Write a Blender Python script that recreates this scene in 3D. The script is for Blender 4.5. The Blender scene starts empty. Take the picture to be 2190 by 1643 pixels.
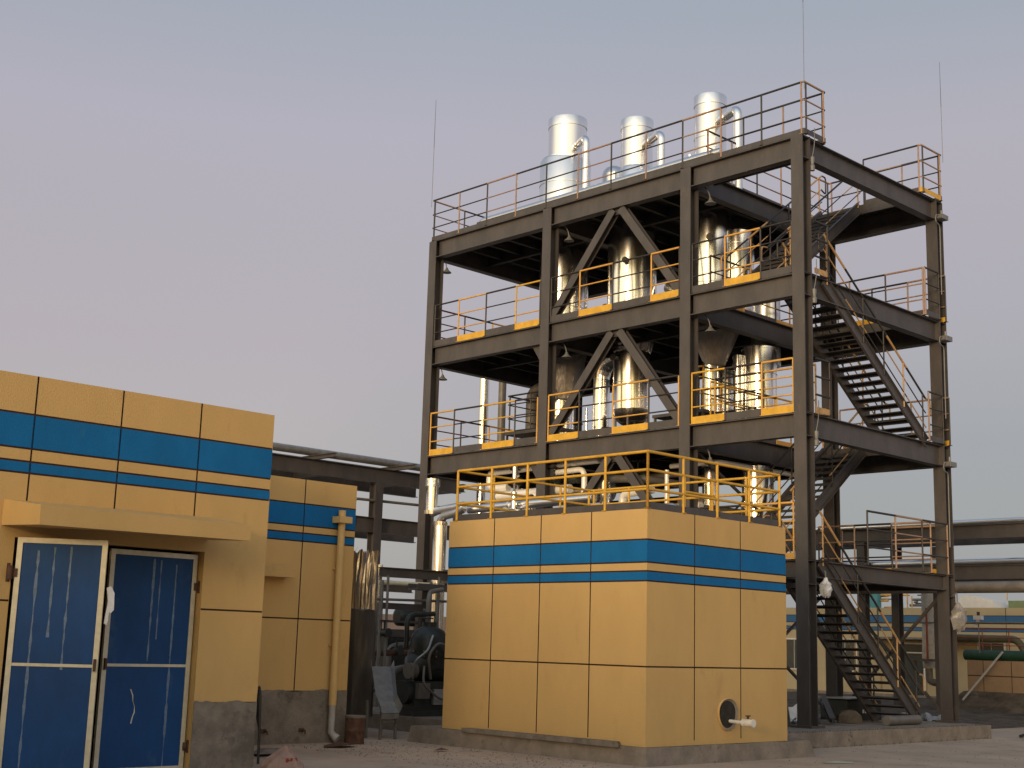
import bpy, math, random
from mathutils import Vector, Matrix
random.seed(7)
R = math.radians
sc = bpy.context.scene
# ------------------------------------------------------------------ camera
cam_data = bpy.data.cameras.new('camera'); cam_data.sensor_width = 36.0; cam_data.lens = 47.355
cam_data.clip_start = 0.1; cam_data.clip_end = 3000
cam = bpy.data.objects.new('camera', cam_data); sc.collection.objects.link(cam)
cr, cu, cf = Vector((0.71437822, -0.69917309, 0.02864858)), Vector((-0.15341132, -0.11654027, 0.98126619)), Vector((0.68273621, 0.70539021, 0.19051489))
m = Matrix((cr, cu, -cf)).transposed().to_4x4(); m.translation = Vector((-23.035538, -15.092985, 1.7))
cam.matrix_world = m
sc.camera = cam
# ------------------------------------------------------------------ sky
SUN_AZ = R(180 + 20)      # direction TOWARDS the set sun, counter-clockwise from +X
SUN_EL = R(5)
world = bpy.data.worlds.new("World"); sc.world = world; world.use_nodes = True
nt = world.node_tree; N = nt.nodes; L = nt.links
N.clear()
out = N.new('ShaderNodeOutputWorld')
sky = N.new('ShaderNodeTexSky'); sky.sky_type = 'NISHITA'; sky.sun_disc = False
sky.sun_elevation = SUN_EL; sky.sun_rotation = math.pi/2 - SUN_AZ; sky.dust_density = 3.0; sky.air_density = 1.2
bg1 = N.new('ShaderNodeBackground'); bg1.inputs[1].default_value = 0.03
L.new(sky.outputs[0], bg1.inputs[0])
geo = N.new('ShaderNodeTexCoord'); sep = N.new('ShaderNodeSeparateXYZ'); L.new(geo.outputs['Generated'], sep.inputs[0])
def ramp(stops):
    r = N.new('ShaderNodeValToRGB'); e = r.color_ramp.elements
    while len(e) > 1: e.remove(e[-1])
    e[0].position = stops[0][0]; e[0].color = (*stops[0][1], 1)
    for p, c in stops[1:]:
        k = e.new(p); k.color = (*c, 1)
    return r
eastA = ramp([(0.0, (.36, .36, .36)), (.08, (.38, .37, .38)), (.15, (.42, .385, .415)), (.22, (.42, .375, .42)), (.30, (.415, .38, .43)), (.36, (.415, .39, .455)), (.44, (.345, .365, .43)), (.6, (.28, .32, .40)), (1.0, (.20, .26, .35))])
eastB = ramp([(0.0, (.31, .32, .33)), (.08, (.295, .315, .345)), (.15, (.30, .31, .36)), (.22, (.36, .34, .39)), (.30, (.39, .355, .405)), (.36, (.40, .37, .42)), (.44, (.32, .35, .41)), (.6, (.27, .31, .39)), (1.0, (.20, .26, .35))])
west = ramp([(0.0, (.50, .26, .10)), (.08, (.80, .50, .20)), (.15, (1.0, .76, .34)), (.24, (.98, .80, .42)), (.33, (.78, .72, .58)), (.5, (.40, .43, .45)), (1.0, (.24, .28, .34))])
for q in (eastA, eastB, west): L.new(sep.outputs[2], q.inputs[0])
dot = N.new('ShaderNodeVectorMath'); dot.operation = 'DOT_PRODUCT'; L.new(geo.outputs['Generated'], dot.inputs[0])
dot.inputs[1].default_value = (math.cos(SUN_AZ), math.sin(SUN_AZ), 0)
mr = N.new('ShaderNodeMapRange'); mr.interpolation_type = 'SMOOTHSTEP'
mr.inputs[1].default_value = -.04; mr.inputs[2].default_value = 0.82; L.new(dot.outputs['Value'], mr.inputs[0])
wm = N.new('ShaderNodeVectorMath'); wm.operation = 'SCALE'; wm.inputs[3].default_value = 1.92; L.new(west.outputs[0], wm.inputs[0])
mre = N.new('ShaderNodeMapRange'); mre.inputs[1].default_value = -.97; mre.inputs[2].default_value = -.80; L.new(dot.outputs['Value'], mre.inputs[0])
em = N.new('ShaderNodeMix'); em.data_type = 'RGBA'; L.new(mre.outputs[0], em.inputs[0]); L.new(eastB.outputs[0], em.inputs[6]); L.new(eastA.outputs[0], em.inputs[7])
mix = N.new('ShaderNodeMix'); mix.data_type = 'RGBA'
L.new(mr.outputs[0], mix.inputs[0]); L.new(em.outputs[2], mix.inputs[6]); L.new(wm.outputs[0], mix.inputs[7])
bg2 = N.new('ShaderNodeBackground'); bg2.inputs[1].default_value = 1.0; L.new(mix.outputs[2], bg2.inputs[0])
add = N.new('ShaderNodeAddShader'); L.new(bg1.outputs[0], add.inputs[0]); L.new(bg2.outputs[0], add.inputs[1]); L.new(add.outputs[0], out.inputs[0])
# ------------------------------------------------------------------ sun (just setting, very soft)
sd = bpy.data.lights.new('sun', 'SUN'); sd.energy = 2.1; sd.angle = R(14); sd.color = (1.0, .74, .46)
sun = bpy.data.objects.new('sun', sd); sc.collection.objects.link(sun)
sun_dir = Vector((math.cos(SUN_AZ)*math.cos(SUN_EL), math.sin(SUN_AZ)*math.cos(SUN_EL), math.sin(SUN_EL)))
sun.rotation_euler = sun_dir.to_track_quat('Z', 'Y').to_euler()
sc.view_settings.view_transform = 'Standard'; sc.view_settings.look = 'None'
sc.view_settings.exposure = 0.0; sc.view_settings.gamma = 1.0; sc.view_settings.use_curve_mapping = False
# ------------------------------------------------------------------ materials
MATS = {}
def mat(name, col, rough=.7, metal=0.0, var=.12, vscale=3.0, bump=0.0, bscale=40.0, stretch=(1, 1, 1), col2=None, patch=None, alpha=1.0, spec=.5, detail=6):
    if name in MATS: return MATS[name]
    mt = bpy.data.materials.new(name); mt.use_nodes = True
    n = mt.node_tree.nodes; l = mt.node_tree.links
    b = n['Principled BSDF']; b.inputs['Roughness'].default_value = rough; b.inputs['Metallic'].default_value = metal
    b.inputs['Specular IOR Level'].default_value = spec
    tc = n.new('ShaderNodeTexCoord'); gp = n.new('ShaderNodeNewGeometry')
    mp = n.new('ShaderNodeMapping'); mp.inputs['Scale'].default_value = stretch
    l.new(gp.outputs['Position'], mp.inputs[0])
    nz = n.new('ShaderNodeTexNoise'); nz.inputs['Scale'].default_value = vscale; nz.inputs['Detail'].default_value = detail; nz.inputs['Roughness'].default_value = .65
    l.new(mp.outputs[0], nz.inputs[0])
    cr_ = n.new('ShaderNodeValToRGB'); e = cr_.color_ramp.elements
    c2 = col2 if col2 else tuple(c*(1-var) for c in col)
    c1 = col if col2 else tuple(min(1, c*(1+var)) for c in col)
    e[0].position = .35; e[0].color = (*c2, 1); e[1].position = .65; e[1].color = (*c1, 1)
    l.new(nz.outputs[0], cr_.inputs[0])
    last = cr_.outputs[0]
    if patch:   # (colour, scale, threshold) dirt spots with a shape of their own
        pc, ps, pt = patch
        n2 = n.new('ShaderNodeTexNoise'); n2.inputs['Scale'].default_value = ps; n2.inputs['Detail'].default_value = 8; n2.inputs['Roughness'].default_value = .7
        l.new(mp.outputs[0], n2.inputs[0])
        r2 = n.new('ShaderNodeValToRGB'); r2.color_ramp.elements[0].position = pt; r2.color_ramp.elements[1].position = pt+.08
        l.new(n2.outputs[0], r2.inputs[0])
        mx = n.new('ShaderNodeMix'); mx.data_type = 'RGBA'; l.new(r2.outputs[0], mx.inputs[0]); l.new(last, mx.inputs[6]); mx.inputs[7].default_value = (*pc, 1)
        last = mx.outputs[2]
    l.new(last, b.inputs['Base Color'])
    if bump:
        n3 = n.new('ShaderNodeTexNoise'); n3.inputs['Scale'].default_value = bscale; n3.inputs['Detail'].default_value = 3
        l.new(mp.outputs[0], n3.inputs[0])
        bp = n.new('ShaderNodeBump'); bp.inputs['Strength'].default_value = bump; bp.inputs['Distance'].default_value = .02
        l.new(n3.outputs[0], bp.inputs['Height']); l.new(bp.outputs[0], b.inputs['Normal'])
    if alpha < 1: b.inputs['Alpha'].default_value = alpha
    MATS[name] = mt
    return mt
STEEL = mat('dark steel paint', (.066, .060, .062), .45, 0, .20, 2.5, .15, 30, (1, 1, .4), patch=((.10, .078, .066), 3.5, .60))
DECK = mat('chequer deck plate', (.036, .034, .035), .65, 0, .2, 5)
BLACKP = mat('black rail paint', (.030, .026, .025), .45, 0, .2, 8)
YELP = mat('yellow hazard paint', (.66, .38, .035), .5, 0, .14, 5, patch=((.42, .22, .04), 9, .63))
ORP = mat('orange rail paint', (.66, .36, .075), .5, 0, .12, 6)
ROOFP = mat('roof rail paint', (.62, .35, .035), .5, 0, .14, 5)
WALL_Y = mat('yellow render', (.58, .385, .160), .9, 0, .055, .9, .30, 90, (1, 1, .4), patch=((.535, .350, .145), 2.6, .60), spec=.2)
WALL_B = mat('blue render band', (.009, .138, .37), .85, 0, .10, 1.6, .35, 90, (1, 1, .5), patch=((.018, .15, .34), 3.5, .62), spec=.2)
GROOVE = mat('dark wall joint', (.045, .018, .012), .9, 0, .2, 6)
CONC = mat('grey concrete', (.235, .20, .17), .92, 0, .22, 2.6, .5, 25, patch=((.11, .095, .085), 4, .60), spec=.2)
CONC2 = mat('cement skirting', (.20, .175, .15), .92, 0, .25, 3.5, .5, 30, patch=((.13, .115, .10), 2.2, .54), spec=.2)
GROUND = mat('dusty concrete yard', (.42, .335, .265), .95, 0, .16, .55, .6, 14, patch=((.32, .255, .20), .9, .56), spec=.15, detail=12)
DIRT = mat('bare dirt', (.10, .082, .065), .97, 0, .35, 2.2, .8, 9, patch=((.17, .145, .115), 1.4, .58), spec=.1)
GRASS = mat('dry weeds', (.09, .085, .05), .9, 0, .3, 9)
JACK = mat('polished aluminium jacket', (.86, .85, .83), .19, 1, .05, 3, .20, 6.0, (1, 1, .07))
JACKM = mat('satin aluminium jacket', (.84, .84, .84), .30, 1, .03, 3, .18, 6.0, (1, 1, .10))
ORD = mat('worn ochre rail paint', (.46, .28, .12), .5, 0, .15, 6)
TANP = mat('dull tan rail paint', (.34, .22, .15), .5, 0, .15, 6)
JACKC = mat('crinkled foil jacket', (.55, .50, .46), .24, 1, .12, 5, .7, 9, (1, 1, .25))
SEAM = mat('jacket seam', (.30, .29, .27), .35, 1, .1, 5)
WRAP = mat('grey wrapping sheet', (.27, .25, .235), .36, .35, .25, 4, .9, 9, (1, 1, .5))
DARKM = mat('dark machinery', (.022, .026, .024), .45, .1, .3, 6, .2, 20)
PIPEG = mat('grey painted pipe', (.16, .15, .14), .5, .2, .15, 5)
GALV = mat('galvanised sheet', (.34, .34, .34), .42, .7, .18, 6, .2, 12)
WHITE = mat('white plastic', (.75, .72, .68), .5, 0, .06, 6)
LAMPM = mat('grey lamp housing', (.20, .205, .21), .5, .2, .08, 8)
DOORB = mat('blue door panel', (.004, .050, .175), .5, 0, .16, 2.4, .25, 7, (1, 1, .5), patch=((.020, .072, .19), 2.2, .57), spec=.3)
ALU = mat('aluminium door frame', (.60, .55, .42), .45, .35, .10, 8, .1, 20)
TAPE = mat('tape residue', (.11, .17, .28), .5, 0, .3, 14)
IRON = mat('rusty iron', (.09, .045, .03), .85, .1, .3, 9, .5, 30, patch=((.14, .07, .04), 12, .55))
BLACK = mat('black rubber', (.012, .011, .011), .6)
PVC = mat('painted drainpipe', (.62, .42, .17), .6, 0, .06, 5)
PVCW = mat('grey drainpipe', (.38, .36, .35), .6, 0, .1, 5)
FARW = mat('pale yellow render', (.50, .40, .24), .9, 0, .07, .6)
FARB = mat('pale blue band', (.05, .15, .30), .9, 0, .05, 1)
GREEN = mat('green pipe paint', (.010, .050, .034), .5, 0, .3, 2)
OLIVE = mat('olive pipe paint', (.085, .085, .05), .6, 0, .2, 2)
REDR = mat('red rail paint', (.22, .055, .035), .6, 0, .2, 3)
ROOFG = mat('pale green roof', (.20, .26, .13), .8, 0, .15, 1)
GLASS = mat('dim window glass', (.05, .06, .06), .15)
TEAL = mat('teal tank paint', (.07, .26, .30), .6)
YTANK = mat('yellow tank paint', (.70, .38, .02), .5)
SILV = mat('scrap foil', (.75, .77, .78), .25, .9, .2, 8, .8, 9)
BAGP = mat('clear plastic bag', (.34, .32, .30), .22, 0, .2, 8, .9, 12, alpha=.62)
BAGW = mat('white plastic bag', (.80, .79, .78), .4, 0, .08, 8, .8, 12)
CARD = mat('brown card', (.30, .16, .07), .8, 0, .15, 6)
SACK = mat('pink printed sack', (.29, .19, .155), .85, 0, .15, 8, .5, 12)
REDINK = mat('red print', (.30, .03, .02), .8)
BARK = mat('bare bark', (.10, .085, .07), .9)
DIRTM = mat('dusty skirt stain', (.30, .22, .12), .95, 0, .2, 7)
# ------------------------------------------------------------------ mesh helper
class MB:
    def __init__(s): s.v = []; s.f = []; s.mi = []; s.sm = []; s.mats = []
    def mid(s, m_):
        if m_ not in s.mats: s.mats.append(m_)
        return s.mats.index(m_)
    def poly(s, pts, m_, smooth=False):
        b = len(s.v); s.v += [tuple(p) for p in pts]; s.f.append(tuple(range(b, b+len(pts)))); s.mi.append(s.mid(m_)); s.sm.append(smooth)
    def box(s, lo, hi, m_):
        x0, y0, z0 = lo; x1, y1, z1 = hi
        s.hexa([(x0, y0, z0), (x1, y0, z0), (x1, y1, z0), (x0, y1, z0), (x0, y0, z1), (x1, y0, z1), (x1, y1, z1), (x0, y1, z1)], m_)
    def hexa(s, p, m_):
        b = len(s.v); s.v += [tuple(q) for q in p]; k = s.mid(m_)
        for f in ((0, 3, 2, 1), (4, 5, 6, 7), (0, 1, 5, 4), (1, 2, 6, 5), (2, 3, 7, 6), (3, 0, 4, 7)):
            s.f.append(tuple(b+i for i in f)); s.mi.append(k); s.sm.append(False)
    def bar(s, p0, p1, w, h, m_, up=(0, 0, 1), off=(0, 0)):
        p0 = Vector(p0); p1 = Vector(p1); d = (p1-p0).normalized(); up = Vector(up)
        sd_ = d.cross(up).normalized(); up = sd_.cross(d)
        o = sd_*off[0] + up*off[1]
        q = []
        for (a, b) in ((-1, -1), (1, -1), (1, 1), (-1, 1)):
            q.append((a*w/2, b*h/2))
        pts = [p0+o+sd_*a+up*b for a, b in q] + [p1+o+sd_*a+up*b for a, b in q]
        s.hexa(pts, m_)
    def ibeam(s, p0, p1, w, h, m_, up=(0, 0, 1), tf=.018, tw=.012):
        """H or I section: web height h along up, flange width w"""
        s.bar(p0, p1, w, tf, m_, up, (0, h/2-tf/2)); s.bar(p0, p1, w, tf, m_, up, (0, -h/2+tf/2)); s.bar(p0, p1, tw, h-2*tf, m_, up)
    def tube(s, pts, r, m_, n=10, cap=True, smooth=True):
        pts = [Vector(p) for p in pts]; rings = []
        t0 = (pts[1]-pts[0]).normalized()
        ref = Vector((0, 0, 1)) if abs(t0.z) < .9 else Vector((1, 0, 0))
        u_ = t0.cross(ref).normalized(); rs = r if isinstance(r, (list, tuple)) else [r]*len(pts)
        b = len(s.v); k = s.mid(m_)
        for i, p in enumerate(pts):
            if i == 0: t = t0
            elif i == len(pts)-1: t = (pts[i]-pts[i-1]).normalized()
            else: t = ((pts[i]-pts[i-1]).normalized()+(pts[i+1]-pts[i]).normalized()).normalized()
            u_ = (u_ - t*u_.dot(t)).normalized(); w_ = t.cross(u_)
            for j in range(n):
                a = 2*math.pi*j/n; q = p + (u_*math.cos(a)+w_*math.sin(a))*rs[i]; s.v.append(tuple(q))
        for i in range(len(pts)-1):
            for j in range(n):
                s.f.append((b+i*n+j, b+i*n+(j+1) % n, b+(i+1)*n+(j+1) % n, b+(i+1)*n+j)); s.mi.append(k); s.sm.append(smooth)
        if cap:
            s.capdup(b, n, k, True); s.capdup(b+(len(pts)-1)*n, n, k, False)
    def capdup(s, b, n, k, rev):
        c = len(s.v); s.v += s.v[b:b+n]; f = tuple(range(c, c+n)); s.f.append(f[::-1] if rev else f); s.mi.append(k); s.sm.append(False)
    def lathe(s, c, prof, m_, n=40, smooth=True, wob=0, seed=0, wobz=0):
        """prof: (r, z) list from bottom to top"""
        b = len(s.v); k = s.mid(m_); rr = random.Random(seed); wb = [rr.uniform(-1, 1) for _ in range(n)]
        if not wob and not wobz:      # sharp edges where the profile turns
            P2 = [prof[0]]; brk = set()
            for i in range(1, len(prof)-1):
                P2.append(prof[i]); a0 = math.atan2(prof[i][1]-prof[i-1][1], prof[i][0]-prof[i-1][0]); a1 = math.atan2(prof[i+1][1]-prof[i][1], prof[i+1][0]-prof[i][0])
                if abs((a1-a0+math.pi) % (2*math.pi)-math.pi) > .6: brk.add(len(P2)-1); P2.append(prof[i])
            P2.append(prof[-1]); prof = P2
        else: brk = set()
        for i, (r, z) in enumerate(prof):
            for j in range(n):
                a = 2*math.pi*j/n; q = r*(1+wob*wb[j]+wob*.5*rr.uniform(-1, 1)) if wob else r
                s.v.append((c[0]+q*math.cos(a), c[1]+q*math.sin(a), c[2]+z+(rr.uniform(-wobz, wobz) if wobz else 0)))
        for i in range(len(prof)-1):
            if i in brk: continue
            for j in range(n):
                s.f.append((b+i*n+j, b+i*n+(j+1) % n, b+(i+1)*n+(j+1) % n, b+(i+1)*n+j)); s.mi.append(k); s.sm.append(smooth)
        s.capdup(b, n, k, True); s.capdup(b+(len(prof)-1)*n, n, k, False)
    def build(s, name, parent=None, loc=None):
        me = bpy.data.meshes.new(name); me.from_pydata(s.v, [], s.f)
        for m_ in s.mats: me.materials.append(m_)
        me.polygons.foreach_set('material_index', s.mi); me.polygons.foreach_set('use_smooth', s.sm); me.update()
        o = bpy.data.objects.new(name, me); sc.collection.objects.link(o)
        if parent: o.parent = parent
        if loc: o.location = loc
        return o
def thing(name, label, cat, loc=(0, 0, 0), group=None, rz=0):
    o = bpy.data.objects.new(name, None); o.empty_display_size = .2; sc.collection.objects.link(o); o.location = loc; o.rotation_euler = (0, 0, rz)
    o['label'] = label; o['category'] = cat
    if group: o['group'] = group
    return o
def tag(o, label, cat, group=None):
    o['label'] = label; o['category'] = cat
    if group: o['group'] = group
    return o
def struct(o, kind='structure'):
    o['kind'] = kind; return o
def sub(o, parent):      # world-built mesh under a thing standing elsewhere
    o.parent = parent; o.matrix_parent_inverse = parent.matrix_basis.inverted(); return o
def bend(pts, r, n=6):
    """round the corners of a polyline"""
    pts = [Vector(p) for p in pts]; o = [pts[0]]
    for i in range(1, len(pts)-1):
        a, b, c = pts[i-1], pts[i], pts[i+1]; d0 = (a-b).normalized(); d1 = (c-b).normalized()
        q = min(r, (a-b).length*.49, (c-b).length*.49)
        p0 = b+d0*q; p1 = b+d1*q
        for k in range(n+1):
            t = k/n; o.append(p0*(1-t)**2 + b*2*t*(1-t) + p1*t*t)
    o.append(pts[-1]); return o
# ================================================================== THE SETTING
Z2, Z3, Z4, Z5, ZB = 3.555, 6.543, 9.505, 12.502, .30
g = MB(); g.poly([(-1500, -1500, 0), (1500, -1500, 0), (1500, 1500, 0), (-1500, 1500, 0)], GROUND); struct(g.build('ground'))
d = MB()      # dirt bed beyond the tower slab, a low uneven mound
rr = random.Random(3); nx, ny = 46, 40; X0, X1, Y0, Y1 = 6.3, 34, 1.2, 30
def hz(i, j):
    x = X0+(X1-X0)*i/nx; e = min(i, nx-i, j, ny-j)
    return .006 if e == 0 else min(1, e/3)*(.05+.09*abs(math.sin(x*.9+j*.7))+.05*rr.random())
gridp = [[(X0+(X1-X0)*i/nx+rr.uniform(-.1, .1), Y0+(Y1-Y0)*j/ny+rr.uniform(-.1, .1), hz(i, j)) for j in range(ny+1)] for i in range(nx+1)]
for i in range(nx):
    for j in range(ny): d.poly([gridp[i][j], gridp[i+1][j], gridp[i+1][j+1], gridp[i][j+1]], DIRT, True)
struct(d.build('dirt_ground'))
s_ = MB(); s_.box((-2.0, -.70, -.05), (5.85, 14.5, ZB-.015), CONC); s_.box((-5.6, 3.6, -.05), (-2.0, 14.5, ZB-.02), CONC)
struct(s_.build('concrete_slab'))
bk0 = MB(); r_ = random.Random(12); ax = Vector((.40, -.917, 0)); pr = None      # unseen ridge added behind the camera to block the low sunset glow
for k in range(41):
    c_ = Vector((-35.5, -14.5, 0))+ax*(k-20)*4; h_ = 4.6+.5*math.sin(k*.8)+.3*r_.random(); w_ = Vector((-.917, -.40, 0))
    q = [c_-w_*5, c_-w_*1.2+Vector((0, 0, h_)), c_+w_*2+Vector((0, 0, h_*.97)), c_+w_*8]
    q[0].z = q[3].z = -.05
    if pr:
        for a in range(3): bk0.poly([pr[a], q[a], q[a+1], pr[a+1]], DIRT, True)
    pr = q
struct(bk0.build('unseen_glow_blocker'))
# ================================================================== STEEL TOWER
tower = thing('steel_process_tower', 'tall open dark steel process tower with decks, cross braces and zigzag stairs', 'tower', (0, 0, ZB))
def T(mb, name, parent=tower): return sub(mb.build(name), tower) if parent is tower else sub(mb.build(name), parent)
YC = [.25, 3.23, 7.62, 11.98]; XC = [.15, 5.82]
colobjs = {}
for i, x in enumerate(XC):
    for j, y in enumerate(YC):
        c = MB(); top = Z5-.005 if not (i == 0 and j == 0) else Z5+.02
        c.ibeam((x, y, ZB), (x, y, top), .29, .30, STEEL, up=(1, 0, 0), tf=.02, tw=.014)
        c.box((x-.24, y-.24, ZB-.02), (x+.24, y+.24, ZB+.03), STEEL)
        for sx in (-1, 1):   # gusset fins at the foot
            c.bar((x+sx*.155, y-.12, ZB+.14), (x+sx*.155, y+.12, ZB+.14), .012, .22, STEEL)
        for z in (Z2, Z3, Z4, Z5):
            for sy in (-1, 1):   # stiffeners between the flanges
                c.box((x-.128, y+sy*.075-.066, z-.022), (x+.128, y+sy*.075+.066, z-.010), STEEL)
                c.box((x-.128, y+sy*.075-.066, z-.49), (x+.128, y+sy*.075+.066, z-.478), STEEL)
        T(c, 'column')
def I(p0, p1, w=.22, h=.48, name='beam', up=(0, 0, 1)):
    b = MB(); b.ibeam(p0, p1, w, h, DECK if name == 'joist' else STEEL, up); return T(b, name)
for z in (Z3, Z4, Z5):
    for x in XC:
        for j in range(3): I((x-.03*(x < 1), YC[j]+.15, z-.24), (x-.03*(x < 1), YC[j+1]-.15, z-.24))
    for y in YC: I((XC[0]+.16, y, z-.242), (XC[1]-.16, y, z-.242))
I((XC[0]+.16, YC[0], Z2-.17), (XC[1]-.16, YC[0], Z2-.17), .2, .34); I((XC[0], YC[0]+.15, Z2-.17), (XC[0], YC[1]-.15, Z2-.17), .2, .34)
I((XC[1], YC[0]+.15, Z2-.17), (XC[1], YC[1]-.15, Z2-.17), .2, .34); I((XC[0]+.16, YC[1], Z2-.17), (XC[1]-.16, YC[1], Z2-.17), .2, .34)
for j in (1, 2): I((XC[0], YC[j]+.15, Z2-.17), (XC[0], YC[j+1]-.15, Z2-.17), .2, .34)
I((XC[0]+.16, YC[3], Z2-.17), (XC[1]-.16, YC[3], Z2-.17), .2, .34)
# secondary joists under the decks
for z in (Z3, Z4, Z5):
    y = 3.9
    while y < 11.6:
        if abs(y-YC[2]) > .3:
            jb = MB(); jb.ibeam((.30, y, z-.12), (5.68, y, z-.12), .10, .20, DECK, tf=.01, tw=.008); T(jb, 'joist')
        y += .74
    for x in (2.0, 3.9):
        for ya_, yb_ in ((3.35, 7.5), (7.75, 11.9)): I((x, ya_, z-.17), (x, yb_, z-.17), .12, .28, 'joist')
for z in (Z2, Z3, Z4, Z5):
    dk = MB(); t0, t1 = z+.004, z+.014
    if z > Z2: dk.box((.02, 3.26, t0), (5.95, 12.1, t1), DECK)
    ySt = .40 if z != Z5 else .12
    dk.box((.02, .12, t0), (.86, 3.255, t1), DECK); dk.box((4.92, .12, t0), (5.95, 3.255, t1), DECK)
    T(dk, 'deck_plate')
    for x in (.90, 4.90):     # channel edge beams round the stair opening
        eb = MB(); eb.bar((x, .42, z-.11), (x, 3.1, z-.11), .05, .22, STEEL); T(eb, 'edge_beam')
# K braces in the middle front bay and in the rear
def brace(p0, p1):
    b = MB(); b.ibeam(p0, p1, .20, .18, STEEL, up=(1, 0, 0), tf=.014, tw=.01); return T(b, 'diagonal_brace')
for (zt, zb) in ((Z5, Z4), (Z4, Z3), (Z3, Z2+.1)):
    brace((.14, 5.47, zt-.50), (.14, 7.45, zb+.14)); brace((.14, 5.23, zt-.50), (.14, 3.42, zb+.14))
    gp_ = MB(); gp_.box((.132, 5.12, zt-.62), (.148, 5.58, zt-.482), STEEL); T(gp_, 'gusset_plate')
for (zt, zb) in ((Z4, Z3), (Z3, Z2)):     # knee brackets beside the second column
    k = MB(); k.hexa([(.14, 7.80, zt-.49), (.16, 7.80, zt-.49), (.16, 8.15, zt-.49), (.14, 8.15, zt-.49), (.14, 7.79, zt-.95), (.16, 7.79, zt-.95), (.16, 7.83, zt-.95), (.14, 7.83, zt-.95)], STEEL); T(k, 'knee_bracket')
# rear bracing seen low down between the stairs
for (a, b) in (((5.9, .4, ZB+.1), (5.9, 3.1, Z2-.4)), ((5.9, 3.1, ZB+.1), (5.9, .4, Z2-.4)), ((.9, 3.2, ZB+.1), (5.4, 3.2, Z2-.4)), ((5.4, 3.2, ZB+.1), (.9, 3.2, Z2-.4)),
               ((.5, 3.3, Z2+.1), (5.5, 3.3, Z3-.5)), ((5.5, 3.3, Z2+.1), (.5, 3.3, Z3-.5))):
    b_ = MB(); b_.bar(a, b, .05, .05, STEEL); b_.bar(a, b, .006, .09, STEEL); T(b_, 'angle_brace')
# ---- railings
POSTMESH = {}
def post_mesh(h, m_, r):
    k = (round(h, 2), m_.name, r)
    if k not in POSTMESH:
        b = MB(); b.tube([(0, 0, 0), (0, 0, h)], r, m_, 8, True); b.box((-.04, -.04, 0), (.04, .04, .008), m_); POSTMESH[k] = b.build('post').data
        o = [o for o in bpy.data.objects if o.data == POSTMESH[k]][0]; bpy.data.objects.remove(o)
    return POSTMESH[k]
def railing(parent, pts, cols, h=1.14, rt=.024, rm=.017, step=1.1, phase=0, toe=None, posts=None, mids=(.38, .76), offs=None, rp=.02, drop=0, seglen=None, corner=.10, pcols=None):
    """pts: base polyline. cols: colours alternated along the rail. toe: (height, colours)"""
    pts = [Vector(p) for p in pts]; lens = [0]
    for a, b in zip(pts, pts[1:]): lens.append(lens[-1]+(b-a).length)
    tot = lens[-1]
    def at(d_):
        d_ = max(0, min(tot, d_))
        for i in range(len(pts)-1):
            if d_ <= lens[i+1]+1e-6: return pts[i].lerp(pts[i+1], (d_-lens[i])/(lens[i+1]-lens[i])), i
    if posts is None:
        posts = []
        for i in range(len(pts)-1):
            n = max(1, round((lens[i+1]-lens[i])/step)); e = .07 if i else 0
            for k in range(n):
                posts.append(lens[i]+(lens[i+1]-lens[i])*k/n + (e if k == 0 else 0))
            posts.append(lens[i+1]-.07 if i < len(pts)-2 else lens[i+1])
    breaks = sorted(set([0, tot]+[round(p, 3) for p in posts[1:-1] if True]))
    br = []
    for x in breaks:
        if not br or x-br[-1] > .3 or x == tot: br.append(x)
    if len(br) > 2 and br[-1]-br[-2] < .3: br.pop(-2)
    rl = MB()
    for hh, r in ((h, rt),)+tuple((q, rm) for q in mids):
        for k in range(len(br)-1):
            a, b = br[k], br[k+1]; path = [at(a)[0]]
            for i in range(1, len(pts)-1):
                if a+1e-4 < lens[i] < b-1e-4: path.append(pts[i])
            path.append(at(b)[0]); path = [p+Vector((0, 0, hh)) for p in path]
            if len(path) > 2: path = bend(path, corner, 4)
            rl.tube(path, r, cols[(k+phase) % len(cols)], 8, True)
    ro = rl.build('railing'); sub(ro, parent)
    pc = pcols or cols
    for k, p in enumerate(posts):
        me = post_mesh(h+drop, pc[(k+phase) % len(pc)], rp)
        o = bpy.data.objects.new('post', me); sc.collection.objects.link(o); o.parent = ro
        o.matrix_parent_inverse = (ro.matrix_parent_inverse if False else Matrix())
        o.location = at(p)[0]-Vector((0, 0, drop))
    if toe:
        th, tc = toe; tb = MB()
        for k in range(len(br)-1):
            a, b = br[k], br[k+1]; path = [at(a)[0]]
            for i in range(1, len(pts)-1):
                if a+1e-4 < lens[i] < b-1e-4: path.append(pts[i])
            path.append(at(b)[0])
            for p, q in zip(path, path[1:]):
                if (q-p).length > .02: tb.bar(p+Vector((0, 0, th/2+.006)), q+Vector((0, 0, th/2+.006)), .006, th, tc[(k+phase) % len(tc)])
        sub(tb.build('toe_board'), parent)
    return ro
HAZ = [BLACKP, ORP]; HAZY = [BLACKP, YELP]
e = .035
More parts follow.
